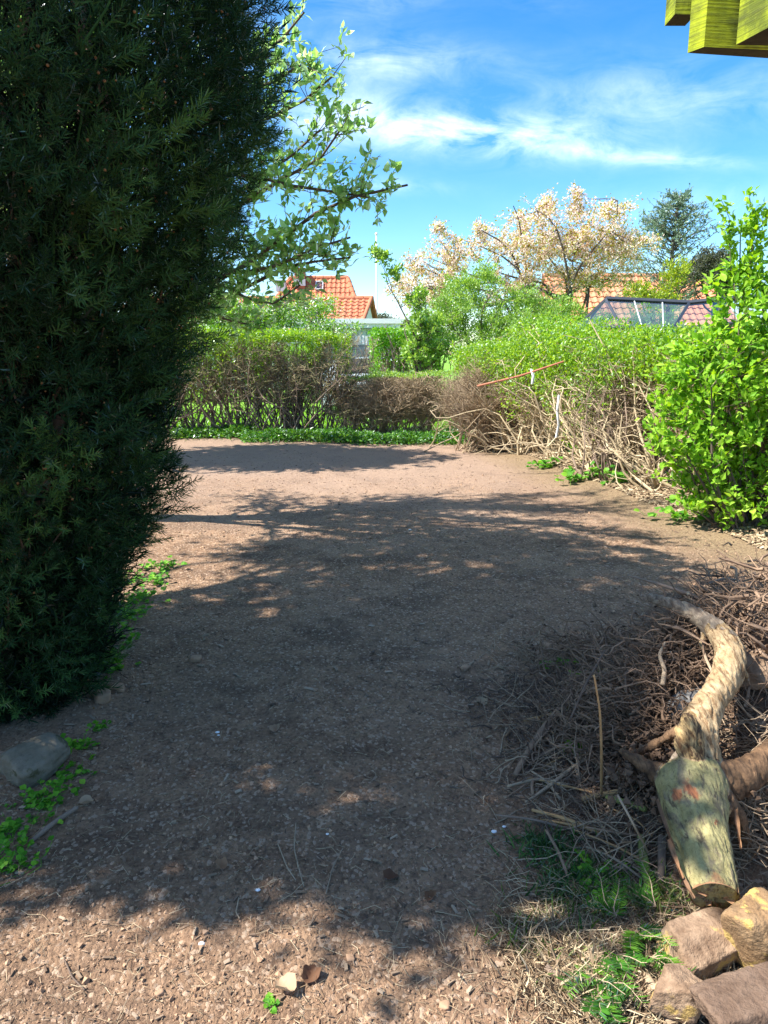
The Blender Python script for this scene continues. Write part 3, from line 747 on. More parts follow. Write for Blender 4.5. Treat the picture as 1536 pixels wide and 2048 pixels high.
# thin arching branch that reaches left from the shrubs
Y = 15.0
tree('willow_shrub', (P(850, 760, Y).x, Y, 0), P(838, 640, Y), .05,
     [px_blob(835, 600, Y, .22, .3, .35), px_blob(790, 545, Y, .22, .2, .16), px_blob(752, 505, Y, .22, .2, .14), px_blob(845, 650, Y, .40, .35, .35), px_blob(770, 512, Y, .16, .16, .20), px_blob(835, 710, Y, .40, .35, .30), px_blob(880, 700, Y, .4, .35, .35)],
     'thin willow-leaved shrub with one long arm arching left against the sky', 'shrub', nl=12, ns=50, nt=300, shell=.9, wig=.05, updir=.6,
     leaf=[('shrub_leaf', 14, .085, DIAM, .03, 'leaves')])
# trimmed green hedge beyond the gap
def leaf_box(name, lo, hi, label, category, n, size, m, tw=300):
    e = empty(name, ((lo[0] + hi[0]) / 2, (lo[1] + hi[1]) / 2, 0), label, category)
    lo, hi = np.array(lo, float), np.array(hi, float)
    p = RNG.random((n, 3)); ax = RNG.choice(3, n, p=[.25, .35, .4]); sd_ = RNG.random(n) < .5
    p[np.arange(n), ax] = np.where(sd_ | (ax == 2), np.where(ax == 2, 1 - .18 * RNG.random(n) ** 1.5, .12 * RNG.random(n)), 1 - .12 * RNG.random(n))
    p = lo + p * (hi - lo); bump = .16 * fbm(p[:, 0] * 1.6, p[:, 1] + p[:, 2] * 1.7, 3, 9)[:, None] * np.array([[1, 1, 1.3]])
    p = p + bump + RNG.normal(0, .03, p.shape)
    part(Geo().scatter(DIAM, p, basis(rdir(n) + [0, -.3, .6]), size * RNG.uniform(.6, 1.2, n)), 'leaves', m, e, kind='stuff')
    A = lo + RNG.random((tw, 3)) * (hi - lo) * [1, 1, 0]; B = A + RNG.normal(0, .15, A.shape); B[:, 2] = lo[2] + (hi[2] - lo[2]) * RNG.uniform(.6, .98, tw)
    part(Geo().tubes(paths(A, B, 6, .08), .008, 3), 'stems', M['grey_twig'], e, kind='stuff')
    return e
leaf_box('clipped_hedge', (P(742, 700, 16.6).x, 16.2, .1), (P(880, 700, 16.6).x, 17.6, P(800, 662, 16.4).z), 'dense bright green clipped hedge right of the grey board fence', 'hedge', 22000, .06, M['hedge_leaf_b'])

# conifer and dark tree on the right
def conifer():
    Y = 25.0; c = P(1345, 640, Y); top = P(1362, 388, Y)
    e = empty('blue_cedar', (c.x, Y, 0), 'blue-grey conifer with a sparse spiky top right of the cherry tree', 'tree')
    T = paths([(c.x, Y, 0)], [tuple(top)], 10, .01); part(Geo().tubes(T, np.linspace(.16, .02, 10)[None], 8), 'trunk', M['bark'], e, True)
    n = 150; t = RNG.uniform(.42, .99, n); A, _ = at_path(T, np.zeros(n, int), t); az = RNG.uniform(0, 2 * PI, n); L = (1 - t) ** .75 * 3.1 + .15
    B = A + np.stack([np.cos(az) * L, np.sin(az) * L, L * RNG.uniform(.25, .75, n)], 1); BR = paths(A, B, 8, .05)
    part(Geo().tubes(BR, .018 * np.linspace(1, .25, 8)[None], 4), 'branches', M['bark'], e)
    m = 1900; ii = RNG.integers(0, n, m); p, d = at_path(BR, ii, RNG.uniform(.15, 1, m)); d /= np.linalg.norm(d, axis=1, keepdims=True)
    q = p + (d * .6 + rdir(m) * .8) * .28 * RNG.uniform(.3, 1, (m, 1)); TW = paths(p, q, 3, .02); g = Geo().tubes(TW, .005, 3, .2)
    k = 9; a, dd = at_path(TW, np.repeat(np.arange(m), k), RNG.random(m * k)); dd /= np.linalg.norm(dd, axis=1, keepdims=True)
    g.scatter(DIAM, a, basis(dd + rdir(m * k) * .9), RNG.uniform(.045, .085, m * k)); part(g, 'needles', M['conifer'], e, kind='stuff')
conifer()
Y = 22.0
tree('dark_evergreen', (P(1425, 640, Y).x, Y, 0), P(1425, 590, Y), .14, [px_blob(1425, 520, Y, .55, .6, .45), px_blob(1400, 545, Y, .6, .6, .35), px_blob(1455, 560, Y, .55, .6, .4)],
     'dark olive evergreen peeping over the salmon roof beside the tall bush', nl=8, ns=50, nt=500, shell=.9, leaf=[('dark_leaf', 22, .07, DIAM, .05, 'leaves')])
Y = 18.0
tree('forsythia', (P(1330, 700, Y).x, Y, 0), P(1320, 640, Y), .05, [px_blob(1345, 560, Y, .32, .4, .55), px_blob(1275, 585, Y, .3, .4, .35), px_blob(1370, 545, Y, .2, .3, .4), px_blob(1310, 600, Y, .7, .5, .35)],
     'yellow-green shrub with upright sprays in front of the salmon roof', 'shrub', nl=10, ns=60, nt=330, shell=.9, wig=.05, updir=1.0, leaf=[('golden_leaf', 13, .07, DIAM, .04, 'leaves')])
Y = 60.0
tree('distant_tree', (P(765, 660, Y).x, Y, 0), P(765, 650, Y), .25, [px_blob(765, 645, Y, 1.2, 1.2, .7), px_blob(792, 650, Y, 1.5, 1, .5)],
     'small dark tree far off at the foot of the flagpole', nl=5, ns=20, nt=200, leaf=[('dark_leaf', 20, .16, DIAM, .1, 'leaves')])
for i, (px, w_, h_) in enumerate(((60, 2.2, 2.3), (290, 2.4, 2.1), (470, 2.3, 1.7), (600, 1.6, 1.5))):
    x = P(px, 700, 23).x
    leaf_box('garden_shrub', (x - w_, 22.4, .0), (x + w_, 24.0, h_), ['far green shrub hidden behind the yew', 'far green shrub seen through the hedge twigs beside the yew', 'far green shrub below the apple tree', 'far green shrub next to the grey board fence'][i], 'shrub', 6000, .11, M['apple_leaf'], 60)

# ------------------------------------------------------------------ hedges made of bare twigs
def twig_hedge(name, label, line, height, depth, nstem, nside, nfine, leaves, mats=('hedge_twig', 'grey_twig'), leaf_lo=.82, rs=.012, lean=(0, 0, 0), leafm='hedge_leaf', lsize=.035, low=.08, hang=0.0, tw_lo=.3):
    """line: points along the hedge; height(t), depth in metres"""
    line = np.array(line, float)
    seg = np.linalg.norm(np.diff(line, axis=0), axis=1); cum = np.concatenate([[0], np.cumsum(seg)]) / seg.sum()
    def on(t): return np.stack([np.interp(t, cum, line[:, 0]), np.interp(t, cum, line[:, 1])], 1)
    H = (lambda t: np.interp(t, np.linspace(0, 1, len(height)), height))
    tang = on(np.array([.55])) - on(np.array([.45])); tang = tang[0] / np.linalg.norm(tang[0]); nor = np.array([tang[1], -tang[0]])
    mid = on(np.array([.5]))[0]; e = empty(name, (mid[0], mid[1], 0), label, 'hedge')
    # root clumps
    nc = max(4, nstem // 7); tc_ = RNG.random(nc); cb = on(tc_) + nor * RNG.normal(0, depth * .12, (nc, 1))
    k = RNG.integers(0, nc, nstem); A = np.c_[cb[k] + RNG.normal(0, .04, (nstem, 2)), np.zeros(nstem)]
    A[:, 2] = gh(A[:, 0], A[:, 1]) - .03
    ts = np.clip(tc_[k] + RNG.normal(0, .32 / max(1, seg.sum() / 2), nstem), 0, 1)
    B = np.c_[on(ts) + nor * RNG.uniform(-.5, .5, (nstem, 1)) * depth, H(ts) * RNG.uniform(.55, 1.0, nstem)] + np.array(lean)
    ST = paths(A, B, 9, .09); g = Geo().tubes(ST, rs * np.linspace(1.3, .45, 9)[None] * RNG.uniform(.5, 1.3, (nstem, 1)), 5)
    part(g, 'stems', M[mats[0]], e, True, kind='stuff')
    i = RNG.integers(0, nstem, nside); A, d = at_path(ST, i, RNG.uniform(tw_lo, .95, nside)); d /= np.linalg.norm(d, axis=1, keepdims=True)
    B = A + (d * .4 + rdir(nside, -.25, .9)) * RNG.uniform(.12, .42, (nside, 1)); B[:, 2] = np.minimum(np.maximum(B[:, 2], low), H(np.full(nside, .5)).max())
    SI = paths(A, B, 4, .14); part(Geo().tubes(SI, rs * .42 * np.linspace(1, .5, 4)[None] * RNG.uniform(.5, 1.2, (nside, 1)), 3), 'side_twigs', M[mats[0]], e, kind='stuff')
    i = RNG.integers(0, nside, nfine); A, d = at_path(SI, i, RNG.uniform(.2, 1, nfine)); d /= np.linalg.norm(d, axis=1, keepdims=True) + 1e-9
    keep = A[:, 2] > H(np.full(nfine, .5)).min() * tw_lo * RNG.random(nfine) * 2; A = A[keep]; d = d[keep]; nf = len(A)
    B = A + (d * .3 + rdir(nf, -.3, 1.0)) * RNG.uniform(.06, .20, (nf, 1)); B[:, 2] = np.clip(B[:, 2], .1, H(np.full(nf, .5)).max() * 1.02)
    part(Geo().tubes(paths(A, B, 2, .15), .0034 * np.linspace(1, .6, 2)[None], 3), 'fine_twigs', M[mats[1]], e, kind='stuff')
    if leaves:
        t = RNG.random(leaves); hz = H(t)
        z = hz * (leaf_lo + (1.03 - leaf_lo) * RNG.random(leaves) ** .55)
        if hang: z = z - hang * RNG.random(leaves) ** 2.5 * (np.maximum(0, fbm(t * 14, z * 0 + 3, 3, 31) + .1) * 3)
        p = np.c_[on(t) + nor * RNG.uniform(-.56, .56, (leaves, 1)) * depth, z] + np.array(lean) * (z / hz)[:, None]
        p[:, 2] += (.30 if leaves > 50000 else .16) * fbm(p[:, 0] * 2.4, p[:, 1] * 2.4, 4, 13) + np.abs(RNG.normal(0, .03, leaves))
        part(Geo().scatter(DIAM, p, basis(rdir(leaves) + [0, 0, .7]), lsize * RNG.uniform(.6, 1.3, leaves)), 'leaves', M[leafm], e, kind='stuff')
    return e, on, nor, H

HL = P(385, 855, 14).x
twig_hedge('bare_hedge', 'tall half-bare hedge with a bright green leafy top beyond the soil, beside the yew', [(HL - 2.6, 13.9), (HL, 13.9), (P(705, 855, 14).x, 13.9)], [1.86, 1.88, 1.86, 1.80], .75, 380, 4600, 26000, 26000, mats=('grey_twig', 'olive_twig'), leaf_lo=.93, rs=.013, leafm='hedge_leaf', lsize=.05, hang=1.3, tw_lo=.46)
twig_hedge('low_bare_hedge', 'low tangled bare hedge in the middle, browner and half the height of its neighbours', [(P(690, 860, 14).x, 14.0), (P(930, 860, 13.6).x, 13.7)], [1.0, 1.08, 1.08, 1.15], .7, 130, 2600, 14000, 2600, mats=('hedge_twig', 'hedge_twig'), leaf_lo=1.0, rs=.011, leafm='shrub_leaf', lsize=.04, tw_lo=.4)
# long hedge running toward the viewer along the right side
RL = [(1.75, 13.6), (2.25, 11.6), (2.95, 9.3), (3.75, 7.2), (4.3, 5.4)]
twig_hedge('overgrown_hedge', 'long overgrown hedge along the right side, leafy on top and bare twigs below', RL, [1.55, 1.66, 1.72, 1.72, 1.72], 1.15, 330, 5200, 18000, 80000, mats=('pale_stem', 'hedge_twig'), leaf_lo=.72, rs=.014, leafm='hedge_leaf', lsize=.048, hang=.75, tw_lo=.3)

def cut_hedge_face():
    """thick pale cut stems that spray out of the hedge foot towards the soil"""
    e = empty('cut_hedge_stems', (2.0, 11.0, 0), 'fan of thick pale bare stems splaying from the hedge foot in the sun', 'shrub')
    A = []; B = []
    for (px, py, n, sx, up) in ((1010, 885, 34, .5, .95), (1070, 905, 38, .5, .95), (1185, 940, 44, .5, 1.1), (960, 868, 20, .4, .8), (1290, 985, 16, .35, .9)):
        b = G(px, py)
        for _ in range(n):
            A.append((b.x + .12 + random.gauss(0, .10), b.y + .2 + random.gauss(0, .12), b.z - .02))
            B.append((b.x + .05 + random.gauss(-.1, sx), b.y + .3 + random.gauss(0, .35), random.uniform(.25, up)))
    A, B = np.array(A), np.array(B); n = len(A); ST = paths(A, B, 10, .10)
    g = Geo().tubes(ST, .011 * np.linspace(1.25, .5, 10)[None] * RNG.uniform(.6, 1.4, (n, 1)), 6)
    part(g, 'stems', M['pale_stem'], e, True)
    m = 520; i = RNG.integers(0, n, m); a, d = at_path(ST, i, RNG.uniform(.3, 1, m)); d /= np.linalg.norm(d, axis=1, keepdims=True)
    b = a + (d * .7 + rdir(m, -.3, .8) * .9) * RNG.uniform(.12, .45, (m, 1)); b[:, 2] = np.maximum(b[:, 2], .05)
    part(Geo().tubes(paths(a, b, 7, .16), .0058 * np.linspace(1, .5, 7)[None] * RNG.uniform(.6, 1.2, (m, 1)), 4), 'side_twigs', M['pale_stem'], e, kind='stuff')
cut_hedge_face()

def mound_twigs(name, label, px, py, y, r, n, m, leaves=0, cols='hedge_twig'):
    """rounded ball of dense fine twigs"""
    c = P(px, py, y); e = empty(name, (c.x, y, 0), label, 'shrub')
    A = np.array([(c.x, y, .0)]) + RNG.normal(0, .38 * r[0], (n, 3)) * [1, .5, .02]; d = rdir(n, -.1, 1)
    B = np.array([(c.x, y, c.z - r[2] * .1)]) + d * RNG.uniform(.6, 1, (n, 1)) * np.array(r); ST = paths(A, B, 8, .09)
    part(Geo().tubes(ST, .009 * np.linspace(1.3, .4, 8)[None], 5), 'stems', M[cols], e, kind='stuff')
    i = RNG.integers(0, n, m); a, dd = at_path(ST, i, RNG.uniform(.35, 1, m)); dd /= np.linalg.norm(dd, axis=1, keepdims=True)
    b = a + (dd * .5 + rdir(m, -.2, 1)) * RNG.uniform(.07, .28, (m, 1)); part(Geo().tubes(paths(a, b, 3, .14), .0034 * np.linspace(1, .5, 3)[None], 3), 'fine_twigs', M[cols], e, kind='stuff')
mound_twigs('bare_shrub', 'rounded mound of bare tan twigs rising above the pale stems, mid-hedge', 1000, 800, 12.0, (1.05, .7, .66), 200, 8500)
mound_twigs('bare_shrub', 'knot of grey-brown bare branches under the leafy hedge top, left of the bright bush', 1270, 770, 8.9, (.60, .45, .55), 90, 1500, cols='grey_twig')

def hanging_leaves():
    """leafy part that spills down the face of the long hedge"""
    e = empty('privet_bush', (2.55, 10.2, 0), 'small-leaved green privet spilling down the hedge face between the two bare patches', 'bush')
    n = 15000; bl = [px_blob(1150, 745, 10.2, .55, .5, .75), px_blob(1105, 680, 10.8, .75, .5, .35), px_blob(1180, 860, 9.9, .35, .35, .5), px_blob(1210, 690, 9.9, .6, .5, .35)]
    p, d = blob_points(bl, n, .6); g = Geo().scatter(DIAM, p, basis(rdir(n) + [0, -.2, .5]), .042 * RNG.uniform(.6, 1.3, n)); part(g, 'leaves', M['hedge_leaf'], e, kind='stuff')
    b = np.array(G(1185, 945)); A = b + RNG.normal(0, .06, (70, 3)) * [1, 1, .2] + [.1, .1, 0]; B, _ = blob_points(bl, 70, .9)
    part(Geo().tubes(paths(A, B, 8, .08), .010 * np.linspace(1.2, .4, 8)[None], 5), 'stems', M['pale_stem'], e, True)
hanging_leaves()

def ivy_cover():
    n = 17000; x = RNG.uniform(-3.9, 1.7, n); y = 13.15 + RNG.normal(0, .20, n) + .35 * fbm(x * 1.3, x * 0, 2, 3); y = np.where(x < P(480, 870, 13).x, y + .5, y)
    z = gh(x, y) + RNG.uniform(.0, .16, n) * (.5 + vn(x * 3, y * 3, 4)); p = np.c_[x, y, z]
    Geo().scatter(DIAM, p, basis(rdir(n, -.2, .6) + [0, -.2, .3]), .07 * RNG.uniform(.5, 1.2, n)).build('ground_ivy', M['ivy'], None, kind='stuff', label='band of dark green ivy and weeds along the foot of the far hedge')
    n = 26000; x = RNG.uniform(-5.5, 3, n); y = RNG.uniform(13.9, 19, n); p = np.c_[x, y, gh(x, y) + .04]
    Geo().scatter(BLADE, p, basis(rdir(n, .5, 1)), RNG.uniform(.06, .16, n)).build('grass', M['lawn_blade'], None, kind='stuff', label='sunlit lawn grass behind the far hedge')
ivy_cover()

# ------------------------------------------------------------------ bright bush on the right
def leaf_variants(m, tag_, tints=(.15, .4, .6, .9)):
    return [Geo().add(LEAF[0], LEAF[1], LEAF[2], tn).mesh(tag_, m) for tn in tints]

def leafy(e, TB, per, size, matk, nparts, leaf=LEAF, spread=.0, updir=.3, t_lo=.15, droop=0):
    """big leaves along twigs; those that show largest are parts of their own"""
    nt = len(TB); n = nt * per; ii = np.repeat(np.arange(nt), per); t = RNG.uniform(t_lo, 1, n)
    p, d = at_path(TB, ii, t); d /= np.linalg.norm(d, axis=1, keepdims=True) + 1e-9; p = p + RNG.normal(0, spread, p.shape) if spread else p
    d = d * .6 + rdir(n) * .8 + [0, 0, updir - droop * 1.0]
    # leaf blades turn their faces to the light
    B = basis(d); face = np.array([SUN.x * .4, SUN.y * .4 - .15, .7]); zc = B[:, :, 1]; zz = face[None] + rdir(n) * .55; zz = zz - zc * (zz * zc).sum(1, keepdims=True); zz /= np.linalg.norm(zz, axis=1, keepdims=True)
    B = np.stack([np.cross(zc, zz), zc, zz], 2); s_ = size * RNG.uniform(.55, 1.2, n); ti = RNG.random(n)
    dist = np.linalg.norm(p - [0, 0, EYE], axis=1); dep = p[:, 1] * CP - (p[:, 2] - EYE) * SP
    inside = (np.abs(p[:, 0] / dep * FOC) < 768) & (np.abs((p[:, 1] * SP + (p[:, 2] - EYE) * CP) / dep * FOC) < 1024)
    order = np.argsort(np.where(inside, dist / s_, 1e9)); big = order[:nparts]; rest = order[nparts:]
    vs = leaf_variants(M[matk], 'leaf')
    for k in big:
        o = bpy.data.objects.new('leaf', vs[int(ti[k] * 3.99)]); COL.objects.link(o); o.parent = e
        Mx = Matrix(B[k].tolist()).to_4x4(); o.matrix_local = Matrix.Translation(Vector(p[k]) - e.location) @ Mx @ Matrix.Scale(float(s_[k]), 4)
    part(Geo().scatter(leaf, p[rest], B[rest], s_[rest], ti[rest]), 'foliage', M[matk], e, kind='stuff')

def right_bush():
    base = G(1470, 1065); base = Vector((base.x + .15, base.y + .25, 0))
    y = base.y
    bl = [px_blob(1430, 800, y, .62, .55, .72), px_blob(1500, 930, y - .05, .62, .5, .5), px_blob(1370, 880, y, .34, .35, .45), px_blob(1520, 780, y, .6, .6, .6), px_blob(1400, 740, y + .1, .35, .35, .3),
          px_blob(1465, 610, y, .19, .22, .42), px_blob(1490, 500, y, .20, .2, .36), px_blob(1535, 690, y - .2, .3, .3, .5), px_blob(1450, 690, y, .3, .3, .3), px_blob(1580, 850, y, .6, .6, .8), px_blob(1440, 990, y - .1, .42, .4, .22), px_blob(1350, 820, y, .22, .3, .35)]
    e = empty('leafy_bush', tuple(base), 'large bright lime-green broad-leaved bush at the right edge with tall upright shoots', 'bush')
    n = 60; A = np.array([tuple(base)]) + RNG.normal(0, .10, (n, 3)) * [1, 1, .1]; B, _ = blob_points(bl, n, .8); ST = paths(A, B, 10, .05)
    part(Geo().tubes(ST, .014 * np.linspace(1.2, .3, 10)[None] * RNG.uniform(.5, 1.2, (n, 1)), 6), 'stems', M['bark'], e, True)
    m = 620; B, _ = blob_points(bl, m, .65); flat = ST[:, 3:].reshape(-1, 3); idx = np.array([np.argmin(((flat - t - [0, 0, -.15]) ** 2).sum(1)) for t in B])
    TB = paths(flat[idx], B, 6, .05); part(Geo().tubes(TB, .0035 * np.linspace(1, .4, 6)[None], 4), 'twigs', M['dark_twig'], e, kind='stuff')
    # tall shoots against the sky
    sh = []
    for (x0, y0, x1, y1) in ((1470, 640, 1437, 415), (1480, 620, 1490, 390), (1500, 640, 1522, 400), (1500, 700, 1540, 560), (1460, 700, 1420, 560), (1475, 660, 1462, 470), (1490, 640, 1505, 450), (1450, 760, 1345, 690), (1440, 830, 1330, 740)):
        sh.append((P(x0, y0, y), P(x1, y1, y + random.uniform(-.1, .1))))
    SH = paths([tuple(a) for a, b in sh], [tuple(b) for a, b in sh], 6, .04); part(Geo().tubes(SH, .005 * np.linspace(1, .4, 6)[None], 4), 'shoots', M['dark_twig'], e, True)
    ALL = np.concatenate([TB, np.repeat(SH, 6, axis=0)])
    leafy(e, ALL, 17, .076, 'bush', 300, leaf=LEAF4, updir=.1, spread=.03)
right_bush()

# ------------------------------------------------------------------ whitebeam whose boughs hang in from the left
def whitebeam():
    base = Vector((-3.1, 6.9, 0)); e = empty('whitebeam_tree', tuple(base), 'broad-leaved tree behind the yew with pale green leafy boughs reaching across the sky', 'tree')
    T = paths([tuple(base)], [(-2.9, 6.7, 4.6)], 10, .03); part(Geo().tubes(T, (.16 * np.linspace(1.2, .5, 10))[None], 12), 'trunk', M['bark'], e, True)
    # boughs seen in the photograph, given by the points they pass through
    bl = [[(300, 560, 6.2), (430, 548, 5.9), (540, 540, 5.5), (620, 500, 5.2), (700, 475, 5.0)],
          [(330, 590, 6.0), (460, 555, 5.7), (560, 480, 5.4), (640, 420, 5.1), (700, 395, 4.9), (815, 370, 4.7)],
          [(380, 340, 6.0), (500, 350, 5.6), (600, 375, 5.2), (680, 385, 5.0), (740, 395, 4.8)],
          [(400, 240, 6.0), (500, 250, 5.7), (580, 220, 5.4), (640, 180, 5.2), (668, 150, 5.1)],
          [(420, 120, 6.0), (520, 110, 5.7), (590, 60, 5.4), (608, 25, 5.3)],
          [(430, 560, 5.8), (500, 600, 5.5), (560, 610, 5.3), (600, 570, 5.2)],
          [(560, 360, 5.5), (620, 330, 5.3), (680, 290, 5.1), (684, 255, 5.0)],
          [(560, 330, 5.6), (610, 290, 5.4), (640, 260, 5.3)],
          [(600, 520, 5.4), (650, 525, 5.2), (700, 515, 5.1)],
          [(380, 470, 6.0), (480, 480, 5.7), (560, 500, 5.5)],
          [(440, 180, 6.3), (520, 180, 6.0), (600, 130, 5.7), (640, 145, 5.5)],
          [(400, 590, 5.8), (450, 640, 5.5), (500, 650, 5.4)]]
    K = 12; BO = []
    for b in bl:
        pts = np.array([tuple(P(*q)) for q in b]); st = np.array([tuple(base + Vector((.15, -.1, max(1.2, pts[0][2] - .9))))]); pts = np.vstack([st, pts])
        s = np.concatenate([[0], np.cumsum(np.linalg.norm(np.diff(pts, axis=0), axis=1))]); s /= s[-1]; u = np.linspace(0, 1, K)
        BO.append(np.stack([np.interp(u, s, pts[:, i]) for i in range(3)], 1))
    # boughs of the rest of the crown
    cb = [(-3.4, 6.6, 4.6, 1.5, 1.5, 1.2), (-3.0, 6.7, 4.9, 1.0, 1.0, .8), (-2.9, 6.3, 3.2, 1.2, 1.2, .8), (-1.7, 6.8, 5.3, .9, 1.0, .7), (-2.6, 5.7, 5.4, 1.1, 1.0, .8), (-4.2, 6.9, 3.4, 1.0, 1.0, .8), (-2.5, 5.1, 4.9, 1.0, .9, .7), (-2.5, 6.5, 5.3, 1.1, 1.0, .8), (-3.6, 5.6, 4.7, 1.1, .9, .8), (-3.6, 6.9, 5.6, 1.2, .8, .7)]
    n = 50; B, _ = blob_points(cb, n, .8); A, _ = at_path(T, np.zeros(n, int), RNG.uniform(.35, 1, n)); C = paths(A, B, K, .06)
    BO = np.concatenate([np.array(BO), C]); nb = len(BO); r = .028 * np.linspace(1.1, .22, K)[None] * np.ones((nb, 1)); part(Geo().tubes(BO, r, 6), 'branches', M['bark'], e, True)
    nv = len(bl); m1, m2 = 44, 22
    ii = np.concatenate([np.repeat(np.arange(nv), m1), np.repeat(np.arange(nv, nb), m2)]); m = len(ii)
    t = np.concatenate([.36 + .64 * RNG.random(nv * m1) ** .75, RNG.uniform(.25, 1, (nb - nv) * m2)])
    A, d = at_path(BO, ii, t); d /= np.linalg.norm(d, axis=1, keepdims=True); L = RNG.uniform(.10, .34, (m, 1)); L[nv * m1:] *= 1.6
    TB = paths(A, A + (d * .8 + rdir(m) * .7 + [0, 0, .25]) * L, 5, .08); TB = TB[TB[:, -1, 0] < .30]; part(Geo().tubes(TB, .003 * np.linspace(1, .5, 5)[None], 3), 'twigs', M['dark_twig'], e, kind='stuff')
    leafy(e, TB, 11, .066, 'whitebeam', 280, leaf=LEAF4, updir=.3, spread=.015)
whitebeam()
tree('garden_tree', (-5.4, 11.4, 0), (-5.2, 11.3, 2.6), .14, [(-5.0, 10.6, 5.0, 1.5, 1.7, 1.4), (-4.4, 10.4, 3.7, 1.3, 1.5, 1.1), (-3.9, 10.3, 4.9, .9, 1.1, .8), (-6.0, 10.3, 4.5, 1.4, 1.5, 1.2)],
     'leafy garden tree at the far left, almost wholly behind the yew', nl=10, ns=80, nt=1500, shell=.9, leaf=[('whitebeam', 12, .17, DIAM, .07, 'leaves')])

# ------------------------------------------------------------------ the yews
def shoot_template(seed, n=22, L=.085, nl=.034):
    r = np.random.default_rng(seed); V = []; T = []; Q = []
    def put(tm, pos, mt, s):
        b = len(V); W = (np.array(tm[0]) * s) @ mt.T + pos
        V.extend(W.tolist()); T.extend([tuple(b + i for i in f) for f in tm[1]]); Q.extend([tuple(b + i for i in f) for f in tm[2]])
    st = [(0, 0, 0), (.0025, 0, 0), (.001, L, 0), (-.001, L, 0)]; b = len(V); V.extend(st); Q.append((b, b + 1, b + 2, b + 3))
    for i in range(n):
        f = (i + .3) / n; f = f ** .75; a = i * 2.4 + r.uniform(-.3, .3); out = 1.05 - .55 * f ** 3
        d = np.array([math.cos(a) * out, .55 + .9 * f ** 3, math.sin(a) * out]); m_ = basis(d[None], r.uniform(0, 6.28))[0]
        put(NEED, np.array([0, f * L, 0]), m_, (nl - .009 * f ** 4) * r.uniform(.8, 1.15) * np.array([1, 1, 1]))
    return (np.array(V), T, Q)
SHOOTS = [shoot_template(s) for s in (1, 2, 3, 4)]
INNER = shoot_template(9, 11, .16, .05)

YX, YY_ = -1.78, 3.25
_edge = [(0, 535), (100, 532), (200, 524), (330, 503), (450, 468), (530, 430), (600, 392), (650, 374), (750, 362), (850, 356), (950, 352), (1030, 332), (1090, 300), (1160, 262), (1260, 225), (1400, 185), (1500, 160)]
_yz = []
for (py, px) in _edge:
    q = P(px, py, YY_ - .15); _yz.append((q.z, q.x - YX - .11))
_yz = sorted(_yz); _ZZ = np.array([a for a, b in _yz]); _RR = np.array([b for a, b in _yz])


def spray_template(seed, m=24):
    """a branch end with many short shoots, the whorled needles of every shoot modelled"""
    r = np.random.default_rng(seed); V = []; T = []; Q = []; b = 0
    ax = np.array([(0, 0, 0), (r.normal(0, .02), .12, r.normal(0, .02)), (r.normal(0, .03), .24, .03)])
    g = Geo().tubes(ax[None], np.array([[.004, .003, .002]]), 4); V.append(g.v[0]); Q.append(g.q[0]); b = len(g.v[0])
    for k in range(m):
        t = r.uniform(.05, 1.0); c = ax[0] * (1 - t) + ax[2] * t; rad = .115 * (1 - .45 * t)
        a = r.uniform(0, 2 * PI); o = np.array([math.cos(a), 0, math.sin(a)]); base = c + o * rad * r.uniform(.15, 1) + np.array([0, rad * .5 * r.random(), 0])
        d = o * r.uniform(.2, .9) + np.array([0, 1.0, 0]) + r.normal(0, .2, 3); tm = SHOOTS[k % 4]; mt = basis(d[None], r.uniform(0, 6.28))[0]
        W = (tm[0] * r.uniform(.75, 1.15)) @ mt.T + base; V.append(W); T += [tuple(b + i for i in f) for f in tm[1]]; Q.append(np.array(tm[2]) + b); b += len(W)
    return np.vstack(V), T, np.vstack(Q)

